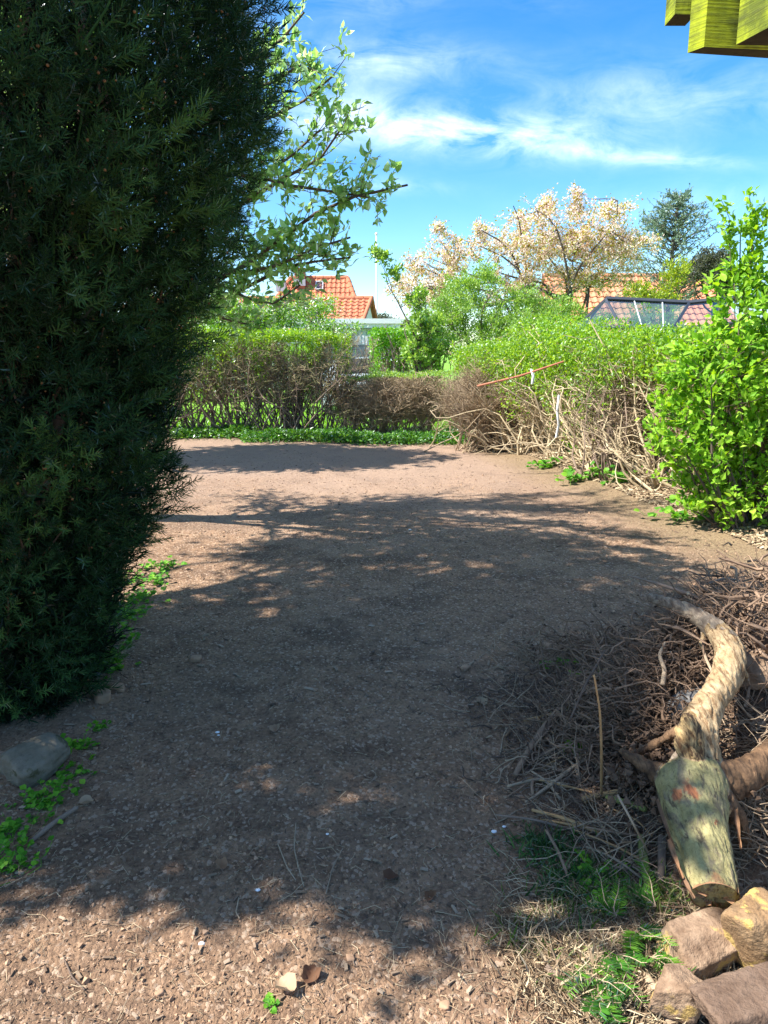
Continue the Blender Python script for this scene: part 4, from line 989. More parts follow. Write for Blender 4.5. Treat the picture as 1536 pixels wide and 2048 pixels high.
def yew():
    cx, cy, top = YX, YY_, 4.6; zs, rs = _ZZ, _RR
    e = empty('yew_tree', (cx, cy, 0), 'tall dark green upright yew filling the left side of the picture', 'tree')
    n = 46; az = RNG.uniform(0, 2 * PI, n); r1 = RNG.uniform(.2, .86, n)
    A = np.stack([cx + .16 * np.cos(az), cy + .16 * np.sin(az), np.zeros(n)], 1); zt = RNG.uniform(.5, .95, n) * top
    B = np.stack([cx + np.cos(az) * r1 * np.interp(zt, zs, rs), cy + np.sin(az) * r1 * np.interp(zt, zs, rs), zt], 1)
    RO = paths(A, B, 10, .03); part(Geo().tubes(RO, .030 * np.linspace(1.3, .35, 10)[None] * RNG.uniform(.6, 1.2, (n, 1)), 6), 'trunk', M['yew_bark'], e, True)
    def surf(az, z, f, seed=3):
        R = np.interp(z, zs, rs) * np.where(z > top - 1.0, np.sqrt(np.maximum(.02, (top - z) / 1.0)), 1)
        rib = 1 + .14 * fbm(az * 2.6 + seed, z * .9, 3, seed) + .22 * fbm(az * 7, z * 1.6, 3, seed + 3)
        rr = R * rib * f; return np.stack([cx + np.cos(az) * rr, cy + np.sin(az) * rr * np.where(np.sin(az) < 0, 1.10 + .22 * np.clip(1 - z / .7, 0, 1), 1), z], 1)
    def axis(az, k, up):
        return np.stack([np.cos(az), np.sin(az), np.full(len(az), up)], 1) + RNG.normal(0, k, (len(az), 3))
    # the sprays that show
    vs = [spray_template(40 + k) for k in range(6)]; me = [Geo().add(v, t, q, tn).mesh('spray', M['yew_needle']) for (v, t, q), tn in zip(vs, (.24, .36, .50, .64, .80, .42))]
    sv, sa, sz = [], [], []; want = 300; az_ = RNG.uniform(-PI * .95, .62, 9000); z_ = RNG.uniform(.0, 3.15, 9000); keep = []
    pts = surf(az_, z_, 1.0); dsum = []
    for i in range(9000):
        q = pts[i]; dep = q[1] * CP - (q[2] - EYE) * SP; px = q[0] / dep * FOC
        if px < -800 or (q[1] * SP + (q[2] - EYE) * CP) / dep * FOC > 1090: continue
        lim = .125
        if all((q[0] - p[0]) ** 2 + (q[1] - p[1]) ** 2 + (q[2] - p[2]) ** 2 > lim ** 2 for p in keep):
            keep.append(q); dsum.append(i)
        if len(keep) >= want: break
    ii = np.array(dsum); azk = az_[ii]; f = 1 - .10 * RNG.random(len(ii)); pk = surf(azk, z_[ii], f) ; pk -= np.stack([np.cos(azk), np.sin(azk), np.full(len(ii), .8)], 1) * .15
    pk[:, 2] = np.maximum(pk[:, 2], .02); Bm = basis(axis(azk, .28, 1.05)); sc = RNG.uniform(.85, 1.25, len(ii))
    for k in range(len(ii)):
        o = bpy.data.objects.new('spray', me[random.randrange(6)]); COL.objects.link(o); o.parent = e
        o.matrix_local = Matrix.Translation(Vector(pk[k]) - e.location) @ Matrix(Bm[k].tolist()).to_4x4() @ Matrix.Scale(float(sc[k]), 4)
    g = Geo()
    # shoots between them, behind them and round the back
    def fill(n, alo, ahi, zlo, zhi, flo, fhi, tm, tint, sl, sh):
        az = RNG.uniform(alo, ahi, n); z = RNG.uniform(zlo, zhi, n); p = surf(az, z, RNG.uniform(flo, fhi, n)) - [0, 0, .08]; p[:, 2] = np.maximum(p[:, 2], .02)
        g.scatter(tm, p, basis(axis(az, .45, 1.0)), RNG.uniform(sl, sh, n), tint(n) if callable(tint) else np.full(n, tint))
    fill(2300, -PI * .95, .7, 0, 3.2, .78, 1.0, SHOOTS[0], lambda n: RNG.beta(2, 3, n) * .8, .7, 1.2)
    fill(1500, -PI * .5, .7, 1.6, 3.3, .70, 1.02, SHOOTS[1], lambda n: RNG.beta(2, 3, n) * .6, .7, 1.2)
    fill(8500, -PI, PI, 0, 4.4, .30, .80, INNER, .0, 1.1, 1.9)  # inner shoots tinted darkest, the depth shade put into their colour
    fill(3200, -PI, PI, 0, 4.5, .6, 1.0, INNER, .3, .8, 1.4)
    part(g, 'foliage', M['yew_needle'], e, kind='stuff')
    V, T = ico(1); n = 900; k = RNG.integers(0, len(ii), n); pp = pk[k] + Bm[k][:, :, 1] * RNG.uniform(.12, .28, (n, 1)) + RNG.normal(0, .05, (n, 3))
    part(Geo().scatter((V, T, []), pp, basis(rdir(n)), RNG.uniform(.003, .0055, n)), 'cones', M['yew_cone'], e, kind='stuff')
    m = len(ii); i = RNG.integers(0, 46, (m, 4)); t = np.clip(pk[:, 2:3] / top + RNG.uniform(-.2, .0, (m, 4)), .05, .95)
    a, _ = at_path(RO, i.ravel(), t.ravel()); a = a.reshape(m, 4, 3); j = np.argmin(((a - pk[:, None]) ** 2).sum(2), 1); a = a[np.arange(m), j]; near = np.linalg.norm(a - pk, axis=1) < .9
    part(Geo().tubes(paths(a[near], pk[near], 6, .05), .007 * np.linspace(1.3, .5, 6)[None], 4), 'branchlets', M['yew_bark'], e, kind='stuff')
yew()
# the tree beside the viewer whose crown shades the near soil; its stem and crown stand left of the frame
tree('ash_tree', (-3.9, 2.6, 0), (-3.8, 2.7, 3.2), .16, [(-2.95, 1.42, 3.9, .95, .42, .6), (-2.45, 1.46, 4.0, .62, .40, .4), (-3.8, 1.60, 4.0, .9, .50, .5), (-4.3, 1.7, 3.8, .7, .5, .5), (-2.75, 2.1, 4.25, .75, .45, .45), (-3.1, 5.0, 4.9, 1.0, .6, .5), (-4.2, 5.1, 4.6, 1.0, .6, .5), (-3.6, 3.4, 4.6, 1.2, .8, .8), (-2.6, 3.7, 4.7, 1.0, .6, .6), (-3.9, 2.4, 3.6, .9, .5, .7), (-3.4, 4.3, 4.3, 1.1, .55, .6), (-2.4, 4.4, 4.8, 1.0, .5, .5), (-4.0, 3.4, 3.4, .9, .9, .9), (-1.9, 3.5, 4.9, .8, .5, .45)],
     'broad-leaved tree left of the viewer, known in the picture by its dappled shade', nl=22, ns=180, nt=2600, shell=.9, leaf=[('whitebeam', 12, .12, DIAM, .05, 'leaves')])

# ------------------------------------------------------------------ mossy roof edge at the top right
def mossy_eave():
    m, t, o = mat('mossy_wood'); oc = obco(t); n = t.noise(oc, 9, 6, .65); gr = t.noise(t.scale(oc, (3, 3, 60)), 3, 4, .6)
    col = t.mix(t.map(n, .35, .6), (.10, .13, .012), (.34, .40, .012)); col = t.mix(t.map(gr, .45, .65, 0, .5), col, (.05, .055, .02)); gn = t.new('ShaderNodeNewGeometry'); sn = t.new('ShaderNodeSeparateXYZ'); t.set(sn.inputs[0], gn.outputs['True Normal']); col = t.mix(t.map(sn.outputs[2], -.8, -.3, 1, 0), col, t.mix(t.map(n, .35, .6), (.030, .028, .018), (.07, .065, .035))); pbr(t, o, col, .9, t.math('ADD', n, gr), .5, .006); M['moss'] = m  # downward faces: bare wood, with shade darkened into the colour against ground bounce
    e = empty('mossy_roof_edge', (1.5, 1.95, 0), 'yellow-green mossy wooden roof edge of a shed, hanging into the top right corner', 'shed')
    zb = 2.283
    def V3(px, y, z): 
        dep = y * CP - (z - EYE) * SP; return ((px - 768) / FOC * dep, y, z)
    a = V3(1408, 1.90, zb); b = V3(1375, 1.936, zb); f = (1.75, 2.02, zb); g2 = (1.75, 2.10, zb)
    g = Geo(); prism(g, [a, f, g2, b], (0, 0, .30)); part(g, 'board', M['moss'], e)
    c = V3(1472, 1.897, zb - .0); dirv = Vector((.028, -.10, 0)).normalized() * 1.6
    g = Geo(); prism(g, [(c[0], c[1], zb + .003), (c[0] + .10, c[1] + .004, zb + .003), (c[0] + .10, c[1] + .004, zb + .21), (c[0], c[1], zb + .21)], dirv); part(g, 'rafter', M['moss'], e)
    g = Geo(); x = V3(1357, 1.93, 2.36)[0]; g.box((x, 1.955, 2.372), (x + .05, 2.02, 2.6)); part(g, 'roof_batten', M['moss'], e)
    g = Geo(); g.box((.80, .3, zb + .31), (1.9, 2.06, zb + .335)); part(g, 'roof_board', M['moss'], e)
    g = Geo(); g.box((1.50, 2.08, -.02), (1.60, 2.18, zb + .1)); part(g, 'post', M['grey_wood'], e)
mossy_eave()

# ------------------------------------------------------------------ stones
def stone_mat(name, a, b, patch, pa=.5, scale=3, bd=.02):
    m, t, o = mat(name); oc = obco(t); n = t.noise(oc, scale * 3, 6, .65); f = t.noise(oc, scale * 16, 4, .7); pt = t.noise(oc, scale * 2.2, 5, .6, .3)
    col = t.mix(t.map(n, .35, .65), a, b); col = t.mix(t.map(f, .5, .75, 0, .5), col, tuple(x * .45 for x in a)); col = t.mix(t.map(pt, pa, pa + .05), col, patch)
    pbr(t, o, col, .92, t.math('ADD', n, t.math('MULTIPLY', f, .6)), .7, bd, .2); return m
M['st_tan'] = stone_mat('tan_stone', (.17, .105, .065), (.36, .25, .165), (.46, .31, .11), .56, 4)
M['st_tan2'] = stone_mat('ochre_brown_stone', (.20, .12, .06), (.34, .22, .12), (.42, .29, .10), .52, 5)
M['st_yel'] = stone_mat('ochre_stone', (.42, .28, .12), (.50, .36, .18), (.27, .18, .13), .55, 5)
M['st_brown'] = stone_mat('brown_stone', (.12, .075, .05), (.20, .135, .095), (.40, .27, .08), .62, 5)
M['st_grey'] = stone_mat('grey_stone', (.20, .19, .17), (.33, .31, .28), (.12, .11, .10), .60, 3)
M['st_slab'] = stone_mat('dark_slab_stone', (.13, .11, .075), (.20, .17, .125), (.08, .075, .04), .58, 4, .006)
M['st_gran'] = stone_mat('granite', (.17, .165, .155), (.26, .25, .235), (.11, .115, .09), .62, 3)

def stone(label, px, py, y, dims, rot, m, seed, group=None, z=None, boxy=.6, soft=30, on=False):
    c = P(px, py, y); g = rock_geo(dims, seed, boxy=boxy, soft=soft)
    o = g.build('stone', M[m], None, True); o.location = (c.x, y, c.z if z is None else z); o.rotation_euler = rot
    if on: o.location = G(px, py, dims[2] * .25)
    o['label'] = label; o['category'] = 'stone'
    if group: o['group'] = group
    return o
GR = 'stones piled at the lower right'
def R3(a, b, c): return tuple(math.radians(v) for v in (a, b, c))
stone('pale tan angular stone with a rusty left face, below the cut log', 1396, 1896, 1.66, (.150, .105, .095), R3(8, 4, 18), 'st_tan', 5, GR)
stone('tall ochre-edged stone leaning at the right edge beside the cut log', 1512, 1870, 1.64, (.10, .10, .165), R3(10, -14, 25), 'st_tan2', 8, GR)
stone('small brown stone with a yellow rim below the pale tan stone', 1362, 1990, 1.50, (.085, .06, .075), R3(0, 10, -20), 'st_tan', 13, GR)
stone('flat dark brown slab with yellow edges at the bottom right corner', 1500, 2010, 1.42, (.19, .11, .06), R3(-8, 2, 8), 'st_brown', 21, GR)
stone('grey-brown stone block right of the upturned root', 1510, 1460, 2.55, (.16, .12, .13), R3(5, -6, 12), 'st_brown', 31, 'stones around the uprooted stump', on=True)
stone('dark mottled stone left of the curved root', 1395, 1350, 2.85, (.14, .12, .10), R3(10, 0, 30), 'st_gran', 33, 'stones around the uprooted stump', on=True)
stone('small brown stone behind the curved root near the right edge', 1500, 1330, 3.1, (.15, .12, .09), R3(0, 0, 50), 'st_tan', 37, 'stones around the uprooted stump', on=True)
stone('grey rounded stone slab under the foot of the yew', 82, 1545, 2.56, (.125, .165, .10), R3(6, 12, -34), 'st_slab', 44, z=.07, boxy=.66, soft=9)
for i, (px, py, s) in enumerate(((1250, 1560, .035), (1335, 1255, .03), (1300, 1540, .028))):
    q = G(px, py); g = rock_geo((s, s * .8, s * .6), 60 + i, sub=3); o = g.build('stone', M['st_grey'], None, True); o.location = q + Vector((0, 0, s * .35)); o.rotation_euler = (0, 0, i * 1.3)
    o['label'] = ['small pale stone under the dark root tangle', 'small pale stone at the top of the root tangle', 'small pale stone beside the flared end of the log'][i]; o['category'] = 'stone'

# ------------------------------------------------------------------ the uprooted stump
def rich_tube(pts, rad, sides=28, K=60, amp=.08, seed=1, flat=1.0, ridges=0, scale=9):
    pts = np.array([tuple(p) for p in pts]); s = np.concatenate([[0], np.cumsum(np.linalg.norm(np.diff(pts, axis=0), axis=1))]); L = s[-1]; s /= L; u = np.linspace(0, 1, K)
    C = np.stack([np.interp(u, s, pts[:, i]) for i in range(3)], 1)
    for _ in range(5): C[1:-1] = (C[:-2] + 2 * C[1:-1] + C[2:]) / 4
    R = np.interp(u, np.linspace(0, 1, len(rad)), rad)
    for _ in range(3): R[1:-1] = (R[:-2] + 2 * R[1:-1] + R[2:]) / 4
    t = np.gradient(C, axis=0); t /= np.linalg.norm(t, axis=1, keepdims=True)
    n1 = np.zeros_like(t); v = np.cross(t[0], [0, 0, 1.]); v /= np.linalg.norm(v)
    for i in range(K):
        v = v - t[i] * (v @ t[i]); v /= np.linalg.norm(v); n1[i] = v
    n2 = np.cross(t, n1); an = np.arange(sides) * 2 * PI / sides
    D = np.cos(an)[None, :, None] * n1[:, None] + flat * np.sin(an)[None, :, None] * n2[:, None]
    W0 = C[:, None] + R[:, None, None] * D; F = W0.reshape(-1, 3)
    dn = noise3(F, scale, seed).reshape(K, sides) * 1.6 + noise3(F, scale * 4, seed + 3).reshape(K, sides) * .5
    dn = dn + (ridges * np.sin(an * 5 + seed)[None] + ridges * .6 * np.sin(an * 9 + 2 + seed)[None])
    W = C[:, None] + (R[:, None] * (1 + amp * dn))[:, :, None] * D
    b = np.arange(K - 1)[:, None] * sides; j = np.arange(sides)[None]; j2 = (j + 1) % sides
    q = np.stack([b + j, b + j2, b + sides + j2, b + sides + j], -1).reshape(-1, 4)
    g = Geo().add(W.reshape(-1, 3), None, q)
    return g, W

def end_cap(W, i, inset=.012, jag=.01, seed=0):
    """slightly sunken, splintered end face"""
    r = np.random.default_rng(seed); ring = W[i]; c = ring.mean(0); nrm = (W[i] - W[i - 1 if i == -1 else 1]).mean(0); nrm /= np.linalg.norm(nrm)
    rings = [ring]
    for f in (.93, .7, .4): rings.append(c + (ring - c) * f - nrm * inset + nrm * r.normal(0, jag, (len(ring), 1)) * (f < .9))
    V = np.vstack(rings + [[c - nrm * inset * 1.5]]); n = len(ring); q = []; 
    for k in range(3): q += [(k * n + j, k * n + (j + 1) % n, (k + 1) * n + (j + 1) % n, (k + 1) * n + j) for j in range(n)]
    return Geo().add(V, [(3 * n + j, 3 * n + (j + 1) % n, 4 * n) for j in range(n)], q)

def stump_skin():
    m, t, o = mat('stump_skin'); oc = obco(t); z = tintv(t)
    n = t.noise(oc, 20, 8, .72); st = t.noise(t.scale(oc, (3.4, .6, 1.6)), 22, 7, .7, .5); pt = t.noise(t.scale(oc, (1.6, .7, 1)), 13, 6, .7, .8); fk = t.noise(oc, 120, 4, .7)
    bark = t.mix(t.map(n, .3, .7), (.20, .175, .07), (.46, .40, .19))
    bark = t.mix(t.map(pt, .50, .60, 0, .8), bark, t.mix(t.map(n, .35, .6), (.11, .085, .06), (.24, .19, .13)))
    bark = t.mix(t.map(st, .55, .62, 0, .85), bark, (.07, .05, .035)); bark = t.mix(t.map(fk, .52, .72, 0, .55), bark, (.09, .08, .045))
    wv = t.new('ShaderNodeVectorMath', operation='ADD'); t.set(wv.inputs[0], oc); t.set(wv.inputs[1], t.scale(t.noise(oc, 26, 5, .7, out='Color'), (.07, .07, .07)))
    for (px, py, y, r) in ((1335, 1577, 2.03, .012), (1354, 1590, 2.01, .020), (1384, 1582, 1.99, .026), (1446, 1760, 1.71, .034), (1458, 1788, 1.69, .026), (1404, 1786, 1.69, .016), (1383, 1693, 1.82, .012), (1430, 1640, 1.9, .010)):
        c = P(px, py, y); vm = t.new('ShaderNodeVectorMath', operation='SUBTRACT'); t.set(vm.inputs[0], wv.outputs[0]); vm.inputs[1].default_value = (c.x + .035, c.y + .035, c.z + .035)
        ln = t.new('ShaderNodeVectorMath', operation='LENGTH'); t.set(ln.inputs[0], t.scale(vm.outputs[0], (1.3, .6, .7)))
        bark = t.mix(t.map(ln.outputs['Value'], r * .6, r * 1.05, .92, 0), bark, t.mix(t.map(st, .42, .56), (.40, .15, .07), (.16, .06, .035)))
    wood = t.mix(t.map(n, .32, .66), (.24, .15, .07), (.52, .39, .23)); wood = t.mix(t.map(st, .50, .60, 0, .85), wood, (.14, .075, .035)); wood = t.mix(t.map(fk, .55, .75, 0, .5), wood, (.12, .07, .04))
    brk = t.mix(t.map(st, .38, .58), (.46, .32, .15), (.05, .03, .018)); brk = t.mix(t.map(n, .5, .7, 0, .7), brk, (.20, .10, .04))
    old = t.mix(t.map(st, .35, .6), (.36, .29, .21), (.13, .095, .07)); old = t.mix(t.map(n, .5, .7, 0, .6), old, (.06, .045, .035))
    rt = t.mix(t.map(n, .35, .65), (.06, .036, .022), (.24, .14, .075)); rt = t.mix(t.map(st, .52, .62, 0, .7), rt, (.04, .026, .018))
    col = t.mix(t.map(z, .12, .22), bark, wood); col = t.mix(t.map(z, .44, .56), col, brk); col = t.mix(t.map(z, .70, .80), col, old); col = t.mix(t.map(z, .88, .96), col, rt)
    h = t.math('ADD', t.math('MULTIPLY', st, -1.2), t.math('ADD', t.math('MULTIPLY', n, .8), t.math('MULTIPLY', fk, .4)))
    pbr(t, o, col, .85, h, .9, .008, .2); return m

def stump():
    base = P(1430, 1700, 1.95)
    e = empty('uprooted_stump', (base.x, base.y, 0), 'uprooted stump on the debris pile, greenish scarred bark and one curved bare root', 'stump')
    # bark with scars
    m, t, o = mat('stump_bark'); oc = obco(t)
    n = t.noise(oc, 22, 7, .7); st = t.noise(t.scale(oc, (3.2, .55, 1.6)), 20, 6, .65, .4); pt = t.noise(t.scale(oc, (1.6, .7, 1)), 15, 6, .68, .6); fk = t.noise(oc, 130, 3, .7)
    col = t.mix(t.map(n, .3, .7), (.13, .125, .055), (.31, .30, .15)); col = t.mix(t.map(pt, .50, .66, 0, .75), col, (.15, .12, .085)); col = t.mix(t.map(st, .56, .64, 0, .85), col, (.085, .065, .045)); col = t.mix(t.map(fk, .55, .75, 0, .5), col, (.10, .09, .05))
    for (px, py, y, r) in ((1335, 1577, 2.04, .013), (1352, 1590, 2.03, .018), (1382, 1582, 2.0, .030), (1448, 1760, 1.72, .035), (1456, 1790, 1.70, .030), (1404, 1786, 1.70, .017), (1383, 1693, 1.83, .012), (1430, 1790, 1.7, .02)):
        c = P(px, py, y); vm = t.new('ShaderNodeVectorMath', operation='SUBTRACT'); wv = t.new('ShaderNodeVectorMath', operation='ADD')
        t.set(wv.inputs[0], oc); t.set(wv.inputs[1], t.scale(t.noise(oc, 30, 3, .5, out='Color'), (.055, .055, .055))); t.set(vm.inputs[0], wv.outputs[0]); vm.inputs[1].default_value = (c.x + .027, c.y + .027, c.z + .027)
        ln = t.new('ShaderNodeVectorMath', operation='LENGTH'); t.set(ln.inputs[0], t.scale(vm.outputs[0], (1.3, .6, .7)))
        col = t.mix(t.map(ln.outputs['Value'], r * .35, r * 1.1, .9, 0), col, t.mix(t.map(st, .4, .6), (.42, .17, .09), (.20, .06, .035)))
    pbr(t, o, col, .7, t.math('ADD', n, t.math('MULTIPLY', st, .8)), .5, .006, .3); M['stump_bark'] = m
    M['bare_wood'] = None
    m, t, o = mat('stripped_root_wood'); oc = obco(t); n = t.noise(oc, 11, 5, .6); st = t.noise(t.scale(oc, (1.6, .5, 1.0)), 42, 5, .65)
    sp = t.new('ShaderNodeSeparateXYZ'); t.set(sp.inputs[0], oc)
    col = t.mix(t.map(n, .32, .66), (.22, .14, .07), (.46, .34, .20)); col = t.mix(t.map(st, .52, .68, 0, .75), col, (.15, .085, .045))
    far = t.map(sp.outputs[1], 2.62, 2.80); col = t.mix(far, col, t.mix(t.map(st, .35, .6), (.13, .10, .075), (.30, .245, .19)))
    pbr(t, o, col, .8, t.math('ADD', n, t.math('MULTIPLY', st, 1.4)), .9, .010, .25); M['bare_wood'] = m
    M['broken_wood'] = bark_mat('broken_wood', (.045, .028, .016), (.30, .19, .09), 34, (2.2, .5, .6), .02)
    M['cut_wood'] = simple_mat('cut_wood', (.20, .10, .05), (.34, .19, .10), 25, .8, .5, .005)
    M['brown_root'] = bark_mat('brown_root_bark', (.07, .042, .026), (.26, .15, .085), 16, (1.5, .6, 1), .01)
    # one continuous body: stem, neck, curved root, broken stub and side roots grown together
    srcs = []; G_ = Geo()
    def add(pts, rad, sides, K, amp, seed, ridges, scale, zone):
        g, W = rich_tube(pts, rad, sides, K, amp, seed, ridges=ridges, scale=scale)
        n = sides; caps = [(0, j + 1, j) for j in range(1, n - 1)] + [((K - 1) * n, (K - 1) * n + j, (K - 1) * n + j + 1) for j in range(1, n - 1)]
        G_.add(g.v[0], caps, g.q[0]); srcs.append((W.mean(1), np.linalg.norm(W - W.mean(1, keepdims=True), axis=2).mean(1), zone)); return W
    W0 = add([P(1388, 1500, 2.24), P(1388, 1535, 2.18), P(1386, 1570, 2.12), P(1395, 1640, 1.98), P(1412, 1710, 1.87), P(1428, 1795, 1.755)], [.055, .088, .116, .098, .083, .078, .072, .066], 56, 90, .10, 3, .05, 7, 0)
    add([P(1392, 1560, 2.16), P(1395, 1500, 2.20), P(1398, 1450, 2.26), P(1425, 1400, 2.38), P(1455, 1352, 2.50), P(1460, 1300, 2.60), P(1435, 1262, 2.72), P(1395, 1232, 2.84), P(1345, 1208, 2.96), P(1296, 1194, 3.06)], [.075, .066, .060, .052, .058, .060, .047, .040, .034, .027, .020], 40, 110, .16, 9, .07, 14, 1)
    add([P(1376, 1432, 2.24), P(1378, 1470, 2.18), P(1386, 1515, 2.12), P(1390, 1535, 2.11)], [.030, .042, .044, .030], 40, 40, .22, 15, .12, 22, 2)
    add([P(1420, 1560, 2.16), P(1470, 1562, 2.15), P(1505, 1540, 2.20), P(1540, 1508, 2.25), P(1590, 1465, 2.33)], [.075, .058, .046, .040, .034], 30, 50, .14, 21, .06, 12, 3)
    add([P(1345, 1560, 2.16), P(1310, 1545, 2.20), P(1275, 1520, 2.26), P(1240, 1500, 2.32)], [.055, .030, .018, .010], 24, 40, .16, 25, .06, 14, 3)
    add([P(1440, 1600, 2.06), P(1480, 1640, 2.06), P(1498, 1700, 2.08)], [.05, .026, .012], 24, 40, .14, 27, .06, 14, 3)
    add([P(1400, 1440, 2.3), P(1340, 1470, 2.3), P(1300, 1495, 2.34), P(1250, 1515, 2.35)], [.030, .020, .014, .009], 20, 40, .14, 29, .06, 14, 3)
    add([P(1462, 1330, 2.55), P(1490, 1345, 2.55), P(1502, 1375, 2.56)], [.022, .009, .004], 14, 24, .10, 31, .03, 14, 1)
    add([P(1415, 1262, 2.78), P(1402, 1290, 2.74), P(1418, 1315, 2.72)], [.020, .012, .006], 14, 24, .10, 33, .03, 14, 1)
    tmp = G_.build('tmp_wood', M['stump_bark']); md = tmp.modifiers.new('r', 'REMESH'); md.mode = 'VOXEL'; md.voxel_size = .0048
    bpy.context.view_layer.update(); ev = tmp.evaluated_get(bpy.context.evaluated_depsgraph_get()); me = bpy.data.meshes.new_from_object(ev)
    nv = len(me.vertices); V = np.empty(nv * 3); me.vertices.foreach_get('co', V); V = V.reshape(-1, 3); N = np.empty(nv * 3); me.vertices.foreach_get('normal', N); N = N.reshape(-1, 3)
    Fq = [tuple(p.vertices) for p in me.polygons]; bpy.data.objects.remove(tmp)
    E = np.array([e_.vertices[:] for e_ in me.edges]); deg = np.bincount(E.ravel(), minlength=nv)[:, None]
    for _ in range(4):
        S = np.zeros_like(V)
        for k in range(3): S[:, k] = np.bincount(E[:, 0], V[E[:, 1], k], nv) + np.bincount(E[:, 1], V[E[:, 0], k], nv)
        V = V * .4 + .6 * S / np.maximum(deg, 1)
    best = np.full(nv, 9.); zone = np.zeros(nv); along = np.zeros(nv)
    for C_, R_, z_ in srcs:
        d2 = ((V[:, None, :] - C_[None, ::4]) ** 2).sum(2); j = d2.argmin(1); d = np.sqrt(d2.min(1)) / R_[::4][j]
        m_ = d < best; best[m_] = d[m_]; zone[m_] = z_; along[m_] = j[m_] / len(C_[::4])
    # fissured bark, fibrous bare wood, splintered break
    U = V * [3.2, .8, 1.6]
    fis = noise3(U, 9, 3, 4); fib = noise3(V * [2.4, .9, 1.2], 30, 7, 3); kn = noise3(V, 6, 2, 3)
    amp = np.where(zone == 0, .0075, np.where(zone == 2, .020, .0085))
    disp = amp * (1.1 * kn - 1.6 * np.maximum(0, np.abs(fis) * -1 + .10) * 4 + .9 * fib)
    V = V + N * disp[:, None]
    # values for the material: 0 bark, about .33 bare wood, .66 broken, 1 dark root; edges made ragged with noise
    zt = np.select([zone == 0, zone == 1, zone == 2], [0.0, .34, .66], 1.0); rag = noise3(V, 24, 12, 3)
    zt = np.where((zone == 1) & (along > .62 + .25 * rag), .84, zt)
    zt = np.where((zone == 0) & (along < .16 + .22 * rag), .84, zt)
    for _ in range(2):
        S = np.bincount(E[:, 0], zt[E[:, 1]], nv) + np.bincount(E[:, 1], zt[E[:, 0]], nv); zt = zt * .5 + .5 * S / np.maximum(deg[:, 0], 1)
    q_ = [f for f in Fq if len(f) == 4]; t_ = [f for f in Fq if len(f) == 3]
    part(Geo().add(V, t_, q_, zt), 'wood', stump_skin(), e, True)
    part(end_cap(W0, -1, .012, .010, 4), 'cut_face', M['cut_wood'], e)
    for i, (px0, py0, px1, py1, y0_, y1_, w_) in enumerate(((1312, 1600, 1345, 1700, 2.03, 1.88, .012), (1335, 1680, 1362, 1760, 1.90, 1.78, .016), (1360, 1750, 1385, 1800, 1.79, 1.73, .012), (1470, 1620, 1478, 1700, 2.0, 1.88, .011), (1462, 1740, 1472, 1790, 1.80, 1.74, .012))):
        a_, b_ = P(px0, py0, y0_), P(px1, py1, y1_); N_ = 9; V = []
        for k in range(N_):
            f = k / (N_ - 1); c_ = a_.lerp(b_, f); ww = w_ * (.5 + .6 * math.sin(PI * min(1, f * 1.2 + .1)) + random.uniform(-.15, .15)); lift = .002 + .012 * f ** 2
            for u in (-1, -.3, .4, 1): V.append((c_.x + u * ww * .5, c_.y - abs(u) * .003 - lift * .4, c_.z + lift * .6 + .008 * abs(u) ** 2))
        V = np.array(V); q_ = [(k * 4 + j, k * 4 + j + 1, k * 4 + 5 + j, k * 4 + 4 + j) for k in range(N_ - 1) for j in range(3)]; n_ = len(V)
        part(Geo().add(np.vstack([V, V - [0, 0, .0025]]), None, q_ + [tuple(n_ + t_ for t_ in f_[::-1]) for f_ in q_]), 'bark_strip', M['cut_wood'] if i % 2 else M['brown_root'], e)
    return e
stump()

# ------------------------------------------------------------------ debris pile: fine roots, twigs, earth
def root_tangle(label, spots, n, rmin, rmax, L, mk='root', name='root_tangle', top=.18):
    wg = .045 if name == 'dry_stalks' else .11
    c = G(*spots[0][:2]); e = None; g = Geo(); A = []
    ctr = [G(px, py) for (px, py, s) in spots]; ss = [s for (_, _, s) in spots]
    k = RNG.integers(0, len(spots), n); base = np.array([tuple(c_) for c_ in ctr])[k]; s_ = np.array(ss)[k][:, None]
    A = base + RNG.normal(0, 1, (n, 3)) * s_ * [1, 1, 0]; A[:, 2] = gh(A[:, 0], A[:, 1]) + np.abs(RNG.normal(0, top * .5, n)) * np.exp(-((A[:, :2] - base[:, :2]) ** 2).sum(1) / (2 * s_[:, 0] ** 2) * .5)
    B = A + rdir(n, -.5, .75) * RNG.uniform(.3, 1, (n, 1)) * L; B[:, 2] = np.maximum(B[:, 2], gh(B[:, 0], B[:, 1]) + .005)
    Q = paths(A, B, 7, wg); Q[:, :, 2] = np.maximum(Q[:, :, 2], gh(Q[:, :, 0], Q[:, :, 1]) + .003)
    g.tubes(Q, (rmin + (rmax - rmin) * RNG.random((n, 1)) ** 2.2) * np.linspace(1.15, .35, 7)[None], 3)
    return g.build(name, M[mk], None, True, kind='stuff', label=label)
root_tangle('matted fine brown roots heaped left of the stump', [(1180, 1330, .16), (1230, 1400, .16), (1290, 1300, .16), (1290, 1450, .15), (1200, 1480, .13), (1330, 1360, .12)], 2500, .0011, .0075, .22, top=.20)
root_tangle('dark dense rootlets packed around the stump neck', [(1330, 1520, .07), (1300, 1480, .10), (1345, 1450, .08), (1280, 1550, .08), (1370, 1560, .05), (1310, 1560, .05)], 1900, .0015, .008, .12, 'dark_root', top=.22)
root_tangle('grey root ball at the right edge behind the curved root', [(1470, 1230, .16), (1530, 1210, .18), (1500, 1290, .14), (1560, 1270, .18)], 1700, .0014, .010, .28, top=.28)
root_tangle('pale dry stalks right of the log', [(1510, 1640, .07), (1530, 1720, .07), (1500, 1560, .06)], 420, .0012, .0035, .26, 'twig', name='dry_stalks', top=.16)
